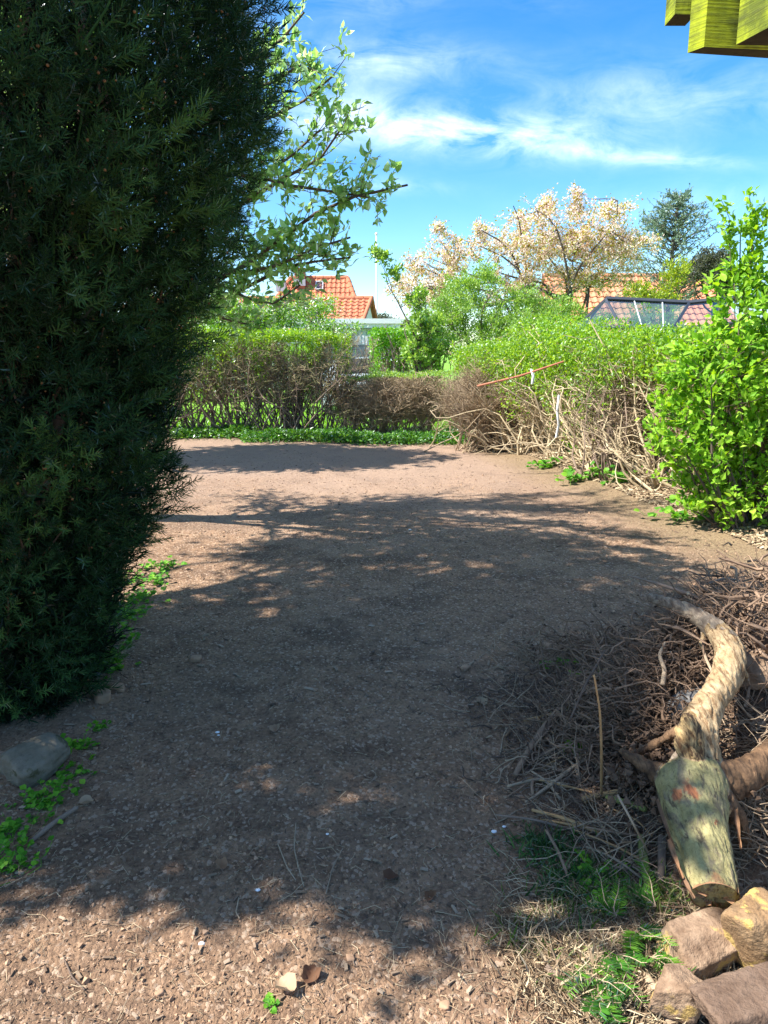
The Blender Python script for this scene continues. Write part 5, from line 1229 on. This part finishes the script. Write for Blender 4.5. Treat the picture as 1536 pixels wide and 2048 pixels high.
root_tangle('dry twigs and stalks scattered at the left side of the debris pile', [(1080, 1450, .16), (1130, 1560, .16), (1180, 1640, .14), (1060, 1330, .16), (1240, 1700, .10)], 520, .0013, .0042, .26, 'twig', name='dry_stalks', top=.05)
root_tangle('dark twiggy litter lying under the debris pile', [(1100, 1480, .20), (1180, 1580, .18), (1250, 1640, .14), (1050, 1400, .18), (1150, 1380, .2)], 900, .0012, .004, .16, 'dark_twig', name='twig_litter', top=.04)

def clod_pile():
    n = 9000; k = RNG.random(n); x = 1.9 + RNG.normal(0, .5, n); y = 2.95 + RNG.normal(0, .5, n); ok = (x > .75) & (y > 1.9); x, y = x[ok], y[ok]; n = len(x)
    g = Geo(); s_ = RNG.gamma(1.2, .0045, n) + .003; p = np.c_[x, y, gh(x, y) + s_ * .3]
    for k in range(3): g.scatter(octa_template(k), p[k::3], basis(rdir(len(p[k::3]))), np.minimum(s_[k::3], .024))
    g.build('loose_earth', M['pile_earth'], None, kind='stuff', label='loose dark earth clods of the debris pile')
    # earth stuck around the stump's neck
    n = 3200; g = Geo(); c = np.array(P(1345, 1515, 2.22)); p = c + RNG.normal(0, 1, (n, 3)) * [.10, .09, .07]; s_ = RNG.gamma(1.2, .0045, n) + .003
    p[:, 2] = np.maximum(p[:, 2], gh(p[:, 0], p[:, 1])); p = p[(p[:, 2] < gh(p[:, 0], p[:, 1]) + .22)]; s_ = s_[:len(p)]
    g.scatter(octa_template(5), p, basis(rdir(len(p))), np.minimum(s_, .02)); g.build('clinging_earth', M['pile_earth'], None, kind='stuff', label='earth clinging among the roots at the stump neck')
clod_pile()

def stick(label, pts, rad, mk='twig', name='stick', group=None, cat='stick', K=30, sides=10, amp=.10, seed=1):
    P0 = [Vector(p) for p in pts]; org = P0[0]; rel = [p - org for p in P0]
    g, W = rich_tube(rel, rad, sides, K, amp, seed, ridges=.03, scale=14)
    n = sides; caps = [(0, j + 1, j) for j in range(1, n - 1)] + [((K - 1) * n, (K - 1) * n + j, (K - 1) * n + j + 1) for j in range(1, n - 1)]; g.t.append(np.array(caps))
    o = g.build(name, M[mk], None, True); o.location = org; o['label'] = label; o['category'] = cat
    if group: o['group'] = group
    return o
def L3(*a): return [G(px, py, up) for (px, py, up) in a]
M['green_stick'] = bark_mat('mossy_stick_bark', (.10, .11, .03), (.22, .23, .07), 16, (1, 1, 1), .003)
M['orange_stick'] = bark_mat('peeled_orange_bark', (.22, .12, .05), (.42, .26, .12), 16, (1, 1, 1), .003)
stick('long thin dark branch arching over the tip of the curved root', [P(1255, 1150, 3.35), P(1330, 1172, 3.2), P(1388, 1193, 3.1), P(1450, 1215, 3.0), P(1500, 1228, 2.95), P(1545, 1245, 2.9)], [.004, .006, .009, .009, .008, .006], 'grey_twig', 'branch', cat='branch')
stick('thin branch hanging down across the curved root', [P(1375, 1185, 3.05), P(1392, 1215, 2.95), P(1405, 1265, 2.8), P(1408, 1310, 2.68), P(1425, 1345, 2.58)], [.007, .007, .006, .006, .005], 'twig', 'branch', cat='branch', seed=3)
stick('hooked pale root curling down right of the curved root', [P(1425, 1185, 2.95), P(1450, 1215, 2.9), P(1480, 1250, 2.85), P(1500, 1280, 2.8), P(1492, 1296, 2.76), P(1465, 1301, 2.72)], [.004, .005, .006, .008, .008, .006], 'twig', 'branch', cat='branch', seed=4)
stick('stout brown stick lying diagonally left of the debris pile', L3((1030, 1560, .02), (1060, 1510, .03), (1085, 1478, .04), (1118, 1440, .05)), [.011, .013, .016, .015], 'root', seed=5)
stick('tall thin upright twig in front of the root heap', [G(1203, 1600, 0), P(1203, 1500, 2.25), P(1200, 1420, 2.22), P(1188, 1350, 2.2)], [.005, .005, .004, .003], 'orange_stick', 'twig', cat='twig', seed=6)
stick('thin dark leaning twig beside the root heap', [P(1140, 1440, 2.55), P(1170, 1370, 2.6), P(1210, 1300, 2.7)], [.004, .004, .003], 'dark_twig', 'twig', cat='twig', seed=7)
stick('green mossy stick pointing at the log from the left', L3((1212, 1610, .03), (1250, 1625, .04), (1290, 1645, .05)), [.010, .011, .010], 'green_stick', seed=8)
stick('upright green stick standing left of the log foot', L3((1280, 1690, .03), (1287, 1740, .03), (1296, 1790, .02)), [.013, .014, .011], 'green_stick', seed=9)
stick('dark stick beside the log foot, right of the green one', L3((1322, 1690, .03), (1322, 1750, .02), (1318, 1772, .02)), [.013, .013, .010], 'grey_twig', seed=10)
stick('thick grey stick running out at the bottom edge near the small brown stone', L3((1290, 1965, .02), (1318, 2010, .015), (1345, 2060, .015)), [.013, .017, .018], 'twig', seed=11)
stick('short dark stick lying in the straw near the bottom edge', L3((1092, 1945, .015), (1120, 1965, .012), (1150, 1985, .01)), [.010, .009, .007], 'grey_twig', seed=12)
stick('long forked twig lying across the litter below the root heap', L3((1050, 1615, .02), (1100, 1585, .03), (1150, 1545, .03), (1168, 1538, .04)), [.004, .006, .008, .006], 'twig', seed=13)
stick('orange-brown twig lying level left of the log', L3((1080, 1648, .02), (1140, 1660, .02), (1180, 1668, .02), (1250, 1680, .02)), [.004, .005, .005, .004], 'orange_stick', seed=14)
stick('orange-brown cut branch below the dark rootlets', L3((1165, 1615, .03), (1200, 1605, .03), (1235, 1603, .04)), [.012, .011, .010], 'orange_stick', seed=15)
stick('straight thin twig leaning across the green mossy stick', [G(1300, 1720, .01), P(1268, 1650, 2.02), P(1235, 1590, 2.1)], [.003, .004, .004], 'twig', 'twig', cat='twig', seed=16)
stick('bent pale root standing up at the top of the root heap', [P(1325, 1370, 2.6), P(1330, 1340, 2.65), P(1318, 1310, 2.7), P(1330, 1285, 2.75)], [.009, .008, .007, .004], 'twig', 'branch', cat='branch', seed=17)
stick('grey stick half buried at the left edge of the soil', L3((60, 1690, .01), (110, 1655, .02), (155, 1625, .02)), [.008, .009, .008], 'grey_twig', seed=18)
stick('red-brown pole leaning through the right hedge', [P(955, 772, 9.9), P(1040, 752, 9.7), P(1130, 722, 9.5)], [.014, .014, .012], 'pole_rust' if 'pole_rust' in M else 'brick_red', 'pole', cat='pole', seed=19, amp=.02)
for i, pts in enumerate((((555, 1690), (575, 1740), (592, 1765)), ((592, 1650), (588, 1700), (600, 1750), (608, 1778)), ((686, 1700), (665, 1740), (652, 1792)), ((478, 1800), (472, 1830), (480, 1842)), ((130, 1925), (145, 1960), (170, 1985)))):
    stick(['thin curved twig on the soil, left one of a pair in the middle foreground', 'longest wavy thin twig on the soil in the middle foreground', 'thin curved twig on the soil right of the long wavy one', 'short kinked twig on shaded soil left of the foreground pair', 'dark curved twig on the sunlit soil at the lower left'][i], L3(*[(a, b, .008) for a, b in pts]), [.0016, .0024, .0018], 'dark_twig' if i == 4 else 'twig', 'twig', cat='twig', seed=30 + i, sides=6)

for i in range(34):
    px, py = random.uniform(1060, 1330), random.uniform(1400, 1740)
    if px > 1290 and py > 1540: px -= 90
    q = G(px, py, .02); a = random.uniform(0, PI); Ls = random.uniform(.06, .17); d_ = Vector((math.cos(a), math.sin(a) * .8, random.uniform(-.05, .18))) * Ls; r_ = random.uniform(.0025, .0075)
    p1, p2 = q - d_, q + d_; p1.z = max(p1.z, float(gh(p1.x, p1.y)) + .008); p2.z = max(p2.z, float(gh(p2.x, p2.y)) + .008)
    m_ = q + Vector((random.uniform(-.02, .02), random.uniform(-.02, .02), .012))
    stick('brown stick among the twiggy debris left of the stump', [p1, m_, p2], [r_, r_ * .95, r_ * .7], random.choice(['twig', 'root', 'orange_stick', 'grey_twig', 'twig']), group='sticks in the debris pile', K=12, sides=7, seed=50 + i)
for i in range(16):
    px, py = random.uniform(1380, 1540), random.uniform(1175, 1300); q = G(px, py, random.uniform(.05, .22)); a = random.uniform(0, PI); d_ = Vector((math.cos(a), math.sin(a), random.uniform(-.3, .3))) * random.uniform(.1, .22); r_ = random.uniform(.004, .010)
    p1, p2 = q - d_, q + d_
    for p_ in (p1, p2): p_.z = max(p_.z, float(gh(p_.x, p_.y)) + .01)
    stick('dark root sticking out of the root ball at the right edge', [p1, q + Vector((0, 0, random.uniform(-.03, .04))), p2], [r_ * .6, r_, r_ * .5], random.choice(['dark_root', 'root', 'grey_twig']), 'loose_root', 'roots of the root ball', cat='root', K=14, sides=7, seed=90 + i)

# ribbons in the hedge
def ribbon(label, pts, w):
    g = Geo(); A = np.array([tuple(p) for p in pts]); d = np.array([w, 0, 0]); V = np.vstack([A, A + d, A + [0, .002, 0], A + d + [0, .002, 0]]); n = len(pts)
    q = []
    for i in range(n - 1): q += [(i, n + i, n + i + 1, i + 1), (2 * n + i, 2 * n + i + 1, 3 * n + i + 1, 3 * n + i), (i, i + 1, 2 * n + i + 1, 2 * n + i), (n + i, 3 * n + i, 3 * n + i + 1, n + i + 1)]
    o = g.add(V, None, q).build('ribbon', M['white_paint'], None, True); o['label'] = label; o['category'] = 'ribbon'
ribbon('short white tape tied to the red-brown pole', [P(1060, 738, 9.66), P(1064, 752, 9.60), P(1062, 768, 9.62)], .035)
ribbon('long white strip hanging through the hedge face', [P(1116, 790, 9.2), P(1112, 820, 9.15), P(1115, 850, 9.2), P(1110, 875, 9.2)], .03)

# ------------------------------------------------------------------ mulch, crumbs and litter on the soil
def ground_points(n, d0, d1, bias=1.0, spread=.66):
    """points on the soil, thinning out with distance from the near end of the garden"""
    u = RNG.random(n); d = d0 * (d1 / d0) ** (u ** bias); a = RNG.uniform(-spread, spread, n); x = d * np.sin(a); y = d * np.cos(a)
    ok = (y > 1.15) & (x < 3.2 - .16 * (y - 7.5) + .2) & (y < 13.2); x, y = x[ok], y[ok]
    return np.c_[x, y, gh(x, y, True)]

def lay(n, tilt=.35):
    d = rdir(n, -tilt, tilt); B = basis(d, 0.0); r = RNG.normal(0, .35, n); c, s_ = np.cos(r)[:, None], np.sin(r)[:, None]
    X, Yc, Zc = B[:, :, 0], B[:, :, 1], B[:, :, 2]
    return np.stack([X * c + Zc * s_, Yc, -X * s_ + Zc * c], 2)

def mulch():
    g = Geo(); p = ground_points(24000, 1.3, 9.5, 1.25); n = len(p); s_ = (RNG.gamma(1.1, .0024, n) + .0018); s_ = np.minimum(s_, .015) * np.clip(np.hypot(p[:, 0], p[:, 1]) / 4, .8, 1.25)
    p[:, 2] += s_ * .15
    for k in range(4): g.scatter(octa_template(10 + k), p[k::4], basis(rdir(len(p[k::4]))), s_[k::4])
    g.build('soil_crumbs', M['crumb'], None, kind='stuff', label='crumbs and small clods of earth over the bare soil')
    p = ground_points(27000, 1.3, 12.0, .8); n = len(p); f = np.clip(np.hypot(p[:, 0], p[:, 1]) / 3.5, .8, 2.0); L = RNG.gamma(1.6, .0058, n) * f + .003
    sc = np.c_[RNG.uniform(.0016, .0055, n) * f, np.minimum(L, .055), RNG.uniform(.001, .003, n)]; p[:, 2] += .003
    ti = RNG.beta(1.6, 2.4, n)
    (Geo().scatter(CHIP, p[:7000], lay(7000), sc[:7000], ti[:7000]).scatter(FLAKE, p[7000:], lay(n - 7000), sc[7000:] * [1, .9, 1.2], ti[7000:])).build('wood_mulch', M['chip'], None, kind='stuff', label='shredded bark and wood mulch over the soil')
    # pale fibres and stalk bits
    p = ground_points(7500, 1.3, 8); n = len(p); d = rdir(n, -.15, .2); L = RNG.uniform(.012, .06, (n, 1)); p[:, 2] += .005
    Geo().tubes(paths(p, p + d * L, 3, .15), .0007 * np.ones((n, 3)), 3).build('straw_fibres', M['straw'], None, kind='stuff', label='pale broken fibres and stalks over the soil')
    # straw litter along the hedge foot and in the lower right
    n = 15000; y = RNG.uniform(4.2, 12.4, n); x = 3.45 - .16 * y + .75 + np.abs(RNG.normal(0, .42, n)) - .25; p = np.c_[x, y, gh(x, y) + .012]
    sc = np.c_[RNG.uniform(.006, .022, n), RNG.uniform(.03, .08, n), RNG.uniform(.002, .004, n)]
    Geo().scatter(FLAKE, p, lay(n, .4), sc * [1, 1, 2.5]).build('leaf_litter', M['straw'], None, kind='stuff', label='tan leaf litter and straw along the foot of the right hedge')
    n = 2400; c = [G(1150, 1900), G(1230, 1980), G(1100, 1850), G(1300, 1850), G(1200, 2040)]; k = RNG.integers(0, 5, n); p = np.array([tuple(q) for q in c])[k] + RNG.normal(0, .10, (n, 3)) * [1, 1, 0]; p[:, 2] = gh(p[:, 0], p[:, 1]) + .008
    d = rdir(n, -.1, .35); Geo().tubes(paths(p, p + d * RNG.uniform(.03, .12, (n, 1)), 4, .04), .0010 * np.ones((n, 4)), 3).build('dry_grass', M['straw'], None, kind='stuff', label='dry bleached grass stems at the lower right')
mulch()

def packing():
    n = 2600; p = np.vstack([np.array([tuple(G(px, py))]) + RNG.normal(0, .075, (n // 5, 3)) * [1, 1, 0] for (px, py) in ((1400, 1960), (1330, 1940), (1450, 1980), (1480, 1900), (1330, 2030))]); p[:, 2] = gh(p[:, 0], p[:, 1]) + .006
    s_ = RNG.gamma(1.2, .004, len(p)) + .003; Geo().scatter(octa_template(31), p, basis(rdir(len(p))), np.minimum(s_, .018)).build('packed_earth', M['pile_earth'], None, kind='stuff', label='dark earth crumbs packed between the stones')
packing()

def chips_as_things():
    vs = []
    for tn in (.25, .5, .7, .85, .95):
        g = Geo(); V = np.array(CHIP[0]) + np.random.default_rng(int(tn * 100)).normal(0, .06, (8, 3)); g.add(V, None, CHIP[2], tn); vs.append(g.mesh('wood_chip', M['chip']))
    p = ground_points(900, 1.35, 4.2); p = p[(np.abs(p[:, 0]) < .52 * (p[:, 1] + .3)) & ~((p[:, 0] > .95) & (p[:, 1] > 2))][:230]; Bm = lay(len(p), .25)
    for k, q in enumerate(p):
        o = bpy.data.objects.new('wood_chip', vs[random.randrange(5)]); COL.objects.link(o)
        f = max(.8, q[1] / 2.6); o.matrix_world = Matrix.Translation(Vector(q) + Vector((0, 0, .006))) @ Matrix(Bm[k].tolist()).to_4x4() @ Matrix.Diagonal((random.uniform(.007, .014) * f, random.uniform(.02, .042) * f, random.uniform(.003, .006), 1))
        o['label'] = 'loose brown wood chip lying on the dark soil'; o['category'] = 'wood chip'; o['group'] = 'wood chips on the soil'
chips_as_things()

def bits():
    # white pebbles / shell bits
    for (px, py, s) in ((403, 1890, .010), (516, 1782, .008), (435, 1466, .010), (655, 1670, .006), (988, 1665, .010), (1008, 1655, .007), (820, 1060, .014), (437, 1472, .006)):
        q = G(px, py, .004); V, T = ico(2); o = Geo().add(V * [s, s * .8, s * .35], T).build('pebble', M['white_paint'], None, True); o.location = q
        o['label'] = 'small round white pebble or snail shell on the dark soil'; o['category'] = 'pebble'; o['group'] = 'white pebbles on the soil'
    # curled dry leaves
    def dry(label, px, py, s, tn, curl=.5):
        V = np.array([[ (u - .5) * (1 - abs(v - .5) * 1.1), v, curl * (abs(u - .5) * 1.2) ** 1.5 + .12 * math.sin(v * 5 + u * 4) ] for v in np.linspace(0, 1, 8) for u in np.linspace(0, 1, 6)])
        V = V + RNG.normal(0, .02, V.shape); q = [(i * 6 + j, i * 6 + j + 1, (i + 1) * 6 + j + 1, (i + 1) * 6 + j) for i in range(7) for j in range(5)]
        o = Geo().add(V * s, None, q, tn).build('dry_leaf', M['dry_leaf'], None, True); o.location = G(px, py, .012); o.rotation_euler = (random.uniform(-.3, .3), random.uniform(-.3, .3), random.uniform(0, 6)); o['label'] = label; o['category'] = 'leaf'
    dry('curled pale grey dry leaf at the shadow edge in the foreground', 562, 1970, .06, .95); dry('rust-red crumpled dry leaf beside the pale one in the foreground', 608, 1972, .05, .25)
    dry('brown dry leaf on the soil below the middle of the path', 765, 1760, .05, .2); dry('tan dry leaf lying near the two thin twigs', 440, 1748, .045, .7); dry('light brown curled leaf left of centre', 545, 1470, .05, .8)
    dry('brown leaf scrap in the litter left of the stout brown stick', 1020, 1460, .06, .3); dry('ochre leaf in the straw near the bottom edge', 1165, 1905, .045, .9); dry('brown leaf at the lit patch in the lower middle', 870, 1790, .04, .4)
    dry('tan leaf by the grey half buried stick', 160, 1610, .05, .9); dry('small tan leaf on the soil left of the debris pile', 960, 1400, .06, .95)
bits()

def clods_as_things():
    for i, (px, py, s) in enumerate(((390, 1322, .05), (1092, 1298, .05), (205, 1400, .07), (235, 1380, .05), (930, 1340, .035), (700, 1920, .02), (890, 2015, .022), (320, 1990, .02))):
        g = rock_geo((s, s * .8, s * .6), 80 + i, planes=20, sub=3, rough=.10); o = g.build('earth_clod', M['crumb'], None, True); o.location = G(px, py, s * .25); o.rotation_euler = (0, 0, i)
        o['label'] = ['dark earth clod at the left part of the soil', 'dark earth clod at the left foot of the root heap', 'biggest dark clod close to the yew foot', 'smaller dark clod next to the biggest one by the yew', 'flat clod in the middle right of the soil', 'small clod just inside the shadow in the foreground', 'small clod on the sunlit soil at the bottom', 'small clod on the sunlit soil at the lower left'][i]; o['category'] = 'clod'
clods_as_things()

# ------------------------------------------------------------------ weeds and grass
def weed(label, px, py, n, h, size, mk='weed', name='weed', spread=.06, q=None):
    q = q or G(px, py); e = empty(name, tuple(q), label, 'plant')
    A = np.array([tuple(q)]) + RNG.normal(0, spread * .45, (n, 3)) * [1, 1, 0]; A[:, 2] = gh(A[:, 0], A[:, 1]) - .005; B = A + rdir(n, .2, 1) * RNG.uniform(.4, 1, (n, 1)) * h + RNG.normal(0, spread * .5, (n, 3)) * [1, 1, 0]
    Q = paths(A, B, 5, .1); part(Geo().tubes(Q, .0013 * np.linspace(1, .6, 5)[None] * max(1, size / .035), 4), 'stems', M[mk], e, kind='stuff')
    k = 5; p, d = at_path(Q, np.repeat(np.arange(n), k), RNG.uniform(.45, 1, n * k)); p[:, 2] = np.maximum(p[:, 2], gh(p[:, 0], p[:, 1]) + .004)
    dd = rdir(n * k, -.1, .5) + [0, 0, .15]; Bm = basis(dd); zz = np.array([[-.2, -.3, 1.]]) + rdir(n * k) * .4; zc = Bm[:, :, 1]; zz = zz - zc * (zz * zc).sum(1, keepdims=True); zz /= np.linalg.norm(zz, axis=1, keepdims=True)
    Bm = np.stack([np.cross(zc, zz), zc, zz], 2); round_ = (np.array(LEAF[0]) * [1.55, 1, 1], LEAF[1], LEAF[2])
    part(Geo().scatter(round_, p, Bm, size * RNG.uniform(.6, 1.2, n * k)), 'leaves', M[mk], e, kind='stuff')
weed('low green weed hugging the right end of the grey slab by the yew', 150, 1500, 16, .06, .022)
weed('low green weed just right of the grey slab, lower one', 148, 1545, 14, .05, .022)
weed('round-leaved weed in front of the grey slab', 85, 1600, 26, .07, .024, spread=.09)
weed('sprawling weed at the left edge below the slab', 15, 1680, 26, .08, .024, spread=.10)
weed('bright weed patch at the left edge above the lit soil', 15, 1750, 26, .07, .02, spread=.09)
weed('lone sprig right of the slab weeds', 200, 1455, 8, .05, .02)
weed('tiny seedling in the sunlit soil at the bottom edge', 540, 2010, 4, .02, .018, spread=.01)
for i, (px, py) in enumerate(((235, 1280), (255, 1235), (270, 1200), (300, 1165), (325, 1135), (215, 1225), (245, 1160), (215, 1330))):
    weed(['sunlit weed low at the yew foot', 'sunlit weed halfway along the row at the yew foot', 'yellow-green weed clump under the yew skirt', 'yellow-green weed near the far end of the yew-foot row', 'far end weed of the row by the yew', 'weed tucked deep under the yew branches', 'weed deep under the yew, farther one', 'nearest weed of the yew-foot row in shade'][i], px, py, 26, .09, .030, spread=.12)
for i, (px, py, h) in enumerate(((1120, 905, .30), (1150, 965, .22), (1190, 955, .24), (1230, 970, .3), (1090, 935, .18), (1330, 960, .4), (1300, 930, .5), (1250, 915, .55), (1360, 1040, .3), (915, 865, .25))):
    weed(['weed under the white strip at the hedge foot', 'bright rosette plant left of the hedge stool', 'bright leafy plant at the base of the pale stems', 'leafy sucker right of the pale stems', 'small weed on the litter left of the hedge stool', 'taller sucker between hedge and bright bush', 'upright sucker close to the bright bush', 'slim leafy shoot before the grey-brown knot', 'low weed under the bright bush', 'weed where the two hedges meet'][i], px, py, 14, h, .07, spread=.16)
for i, (px, py) in enumerate(((1130, 1335), (1160, 1350), (1100, 1330))):
    weed(['small green weed poking from the root heap, middle one', 'small green weed poking from the root heap, right one', 'small green weed poking from the root heap, left one'][i], px, py, 8, .06, .025)
weed('large round green leaf cluster at the left of the pile', 1155, 1510, 4, .05, .05, spread=.02)
weed('bright clover-like weed in the grass by the log', 1175, 1770, 12, .06, .022); weed('bright weed above the yew sprigs', 1205, 1740, 10, .07, .022)

def grass_patches():
    for (label, spots, n, h, mk) in (('grass in a shade-darkened green between pile and path', ((1080, 1700, .05), (1130, 1730, .06), (1180, 1760, .06), (1120, 1780, .05), (1100, 1690, .04)), 900, .06, 'grass_shaded'),
                                 ('sunlit yellowing grass left of the pale tan stone', ((1120, 1830, .05), (1200, 1820, .06), (1300, 1815, .05), (1160, 1900, .06), (1060, 1880, .05), (1330, 1790, .03)), 750, .055, 'grass'),
                                 ('straw-coloured grass among the stones', ((1100, 1920, .08), (1180, 2000, .08), (1440, 1960, .04), (1260, 2030, .06)), 1700, .07, 'straw')):
        g = Geo()
        for (px, py, s) in spots:
            c = G(px, py); m = n // len(spots); x = c.x + RNG.normal(0, s, m); y = c.y + RNG.normal(0, s, m); p = np.c_[x, y, gh(x, y)]
            g.scatter(BLADE, p, basis(rdir(m, .25, 1)), h * RNG.uniform(.4, 1.2, m))
        g.build('grass', M[mk], None, kind='stuff', label=label)
grass_patches()

def yew_sprigs():
    e0 = None
    labels = ['bright yew sprig nearest the pale tan stone', 'bright yew sprig left of the stones', 'cut yew sprig low near the bottom edge', 'cut yew sprig tip at the bottom edge', 'yellowish yew sprig at the log foot', 'yew sprig lying by the small brown stone', 'upper yew sprig in the grass']
    for i, (px, py, L, az, up) in enumerate(((1270, 1880, .22, -1.2, .25), (1240, 1930, .22, -1.9, .2), (1190, 1975, .20, -1.7, .12), (1200, 2020, .16, -1.2, .15), (1310, 1830, .18, 2.6, .3), (1300, 1935, .18, -.9, .2), (1230, 1850, .18, 2.2, .25))):
        q = G(px, py, .03); e = empty('yew_sprig', tuple(q), labels[i], 'sprig')
        m = 9; A = np.tile(np.array([tuple(q)]), (m, 1)); a = az + RNG.normal(0, .55, m); B = A + np.stack([np.cos(a), np.sin(a), up + RNG.uniform(-.1, .35, m)], 1) * L * RNG.uniform(.4, 1, (m, 1)) * .7
        Q = paths(A, B, 6, .05); part(Geo().tubes(Q, .002 * np.linspace(1, .5, 6)[None], 4), 'stems', M['twig'], e)
        k = 44; t = np.tile(np.linspace(.1, 1, k), m); p, d = at_path(Q, np.repeat(np.arange(m), k), t); d /= np.linalg.norm(d, axis=1, keepdims=True); side = np.cross(d, [[0, 0, 1.]]); side /= np.linalg.norm(side, axis=1, keepdims=True)
        sg = np.where(np.arange(m * k) % 2 == 0, 1, -1)[:, None]; dd = side * sg + d * .55 + [0, 0, .12] + RNG.normal(0, .08, (m * k, 3))
        part(Geo().scatter(NEED, p, basis(dd), .027 * RNG.uniform(.8, 1.15, m * k), np.repeat(RNG.random(m), k)), 'needles', M['fresh_yew'], e, kind='stuff')
yew_sprigs()
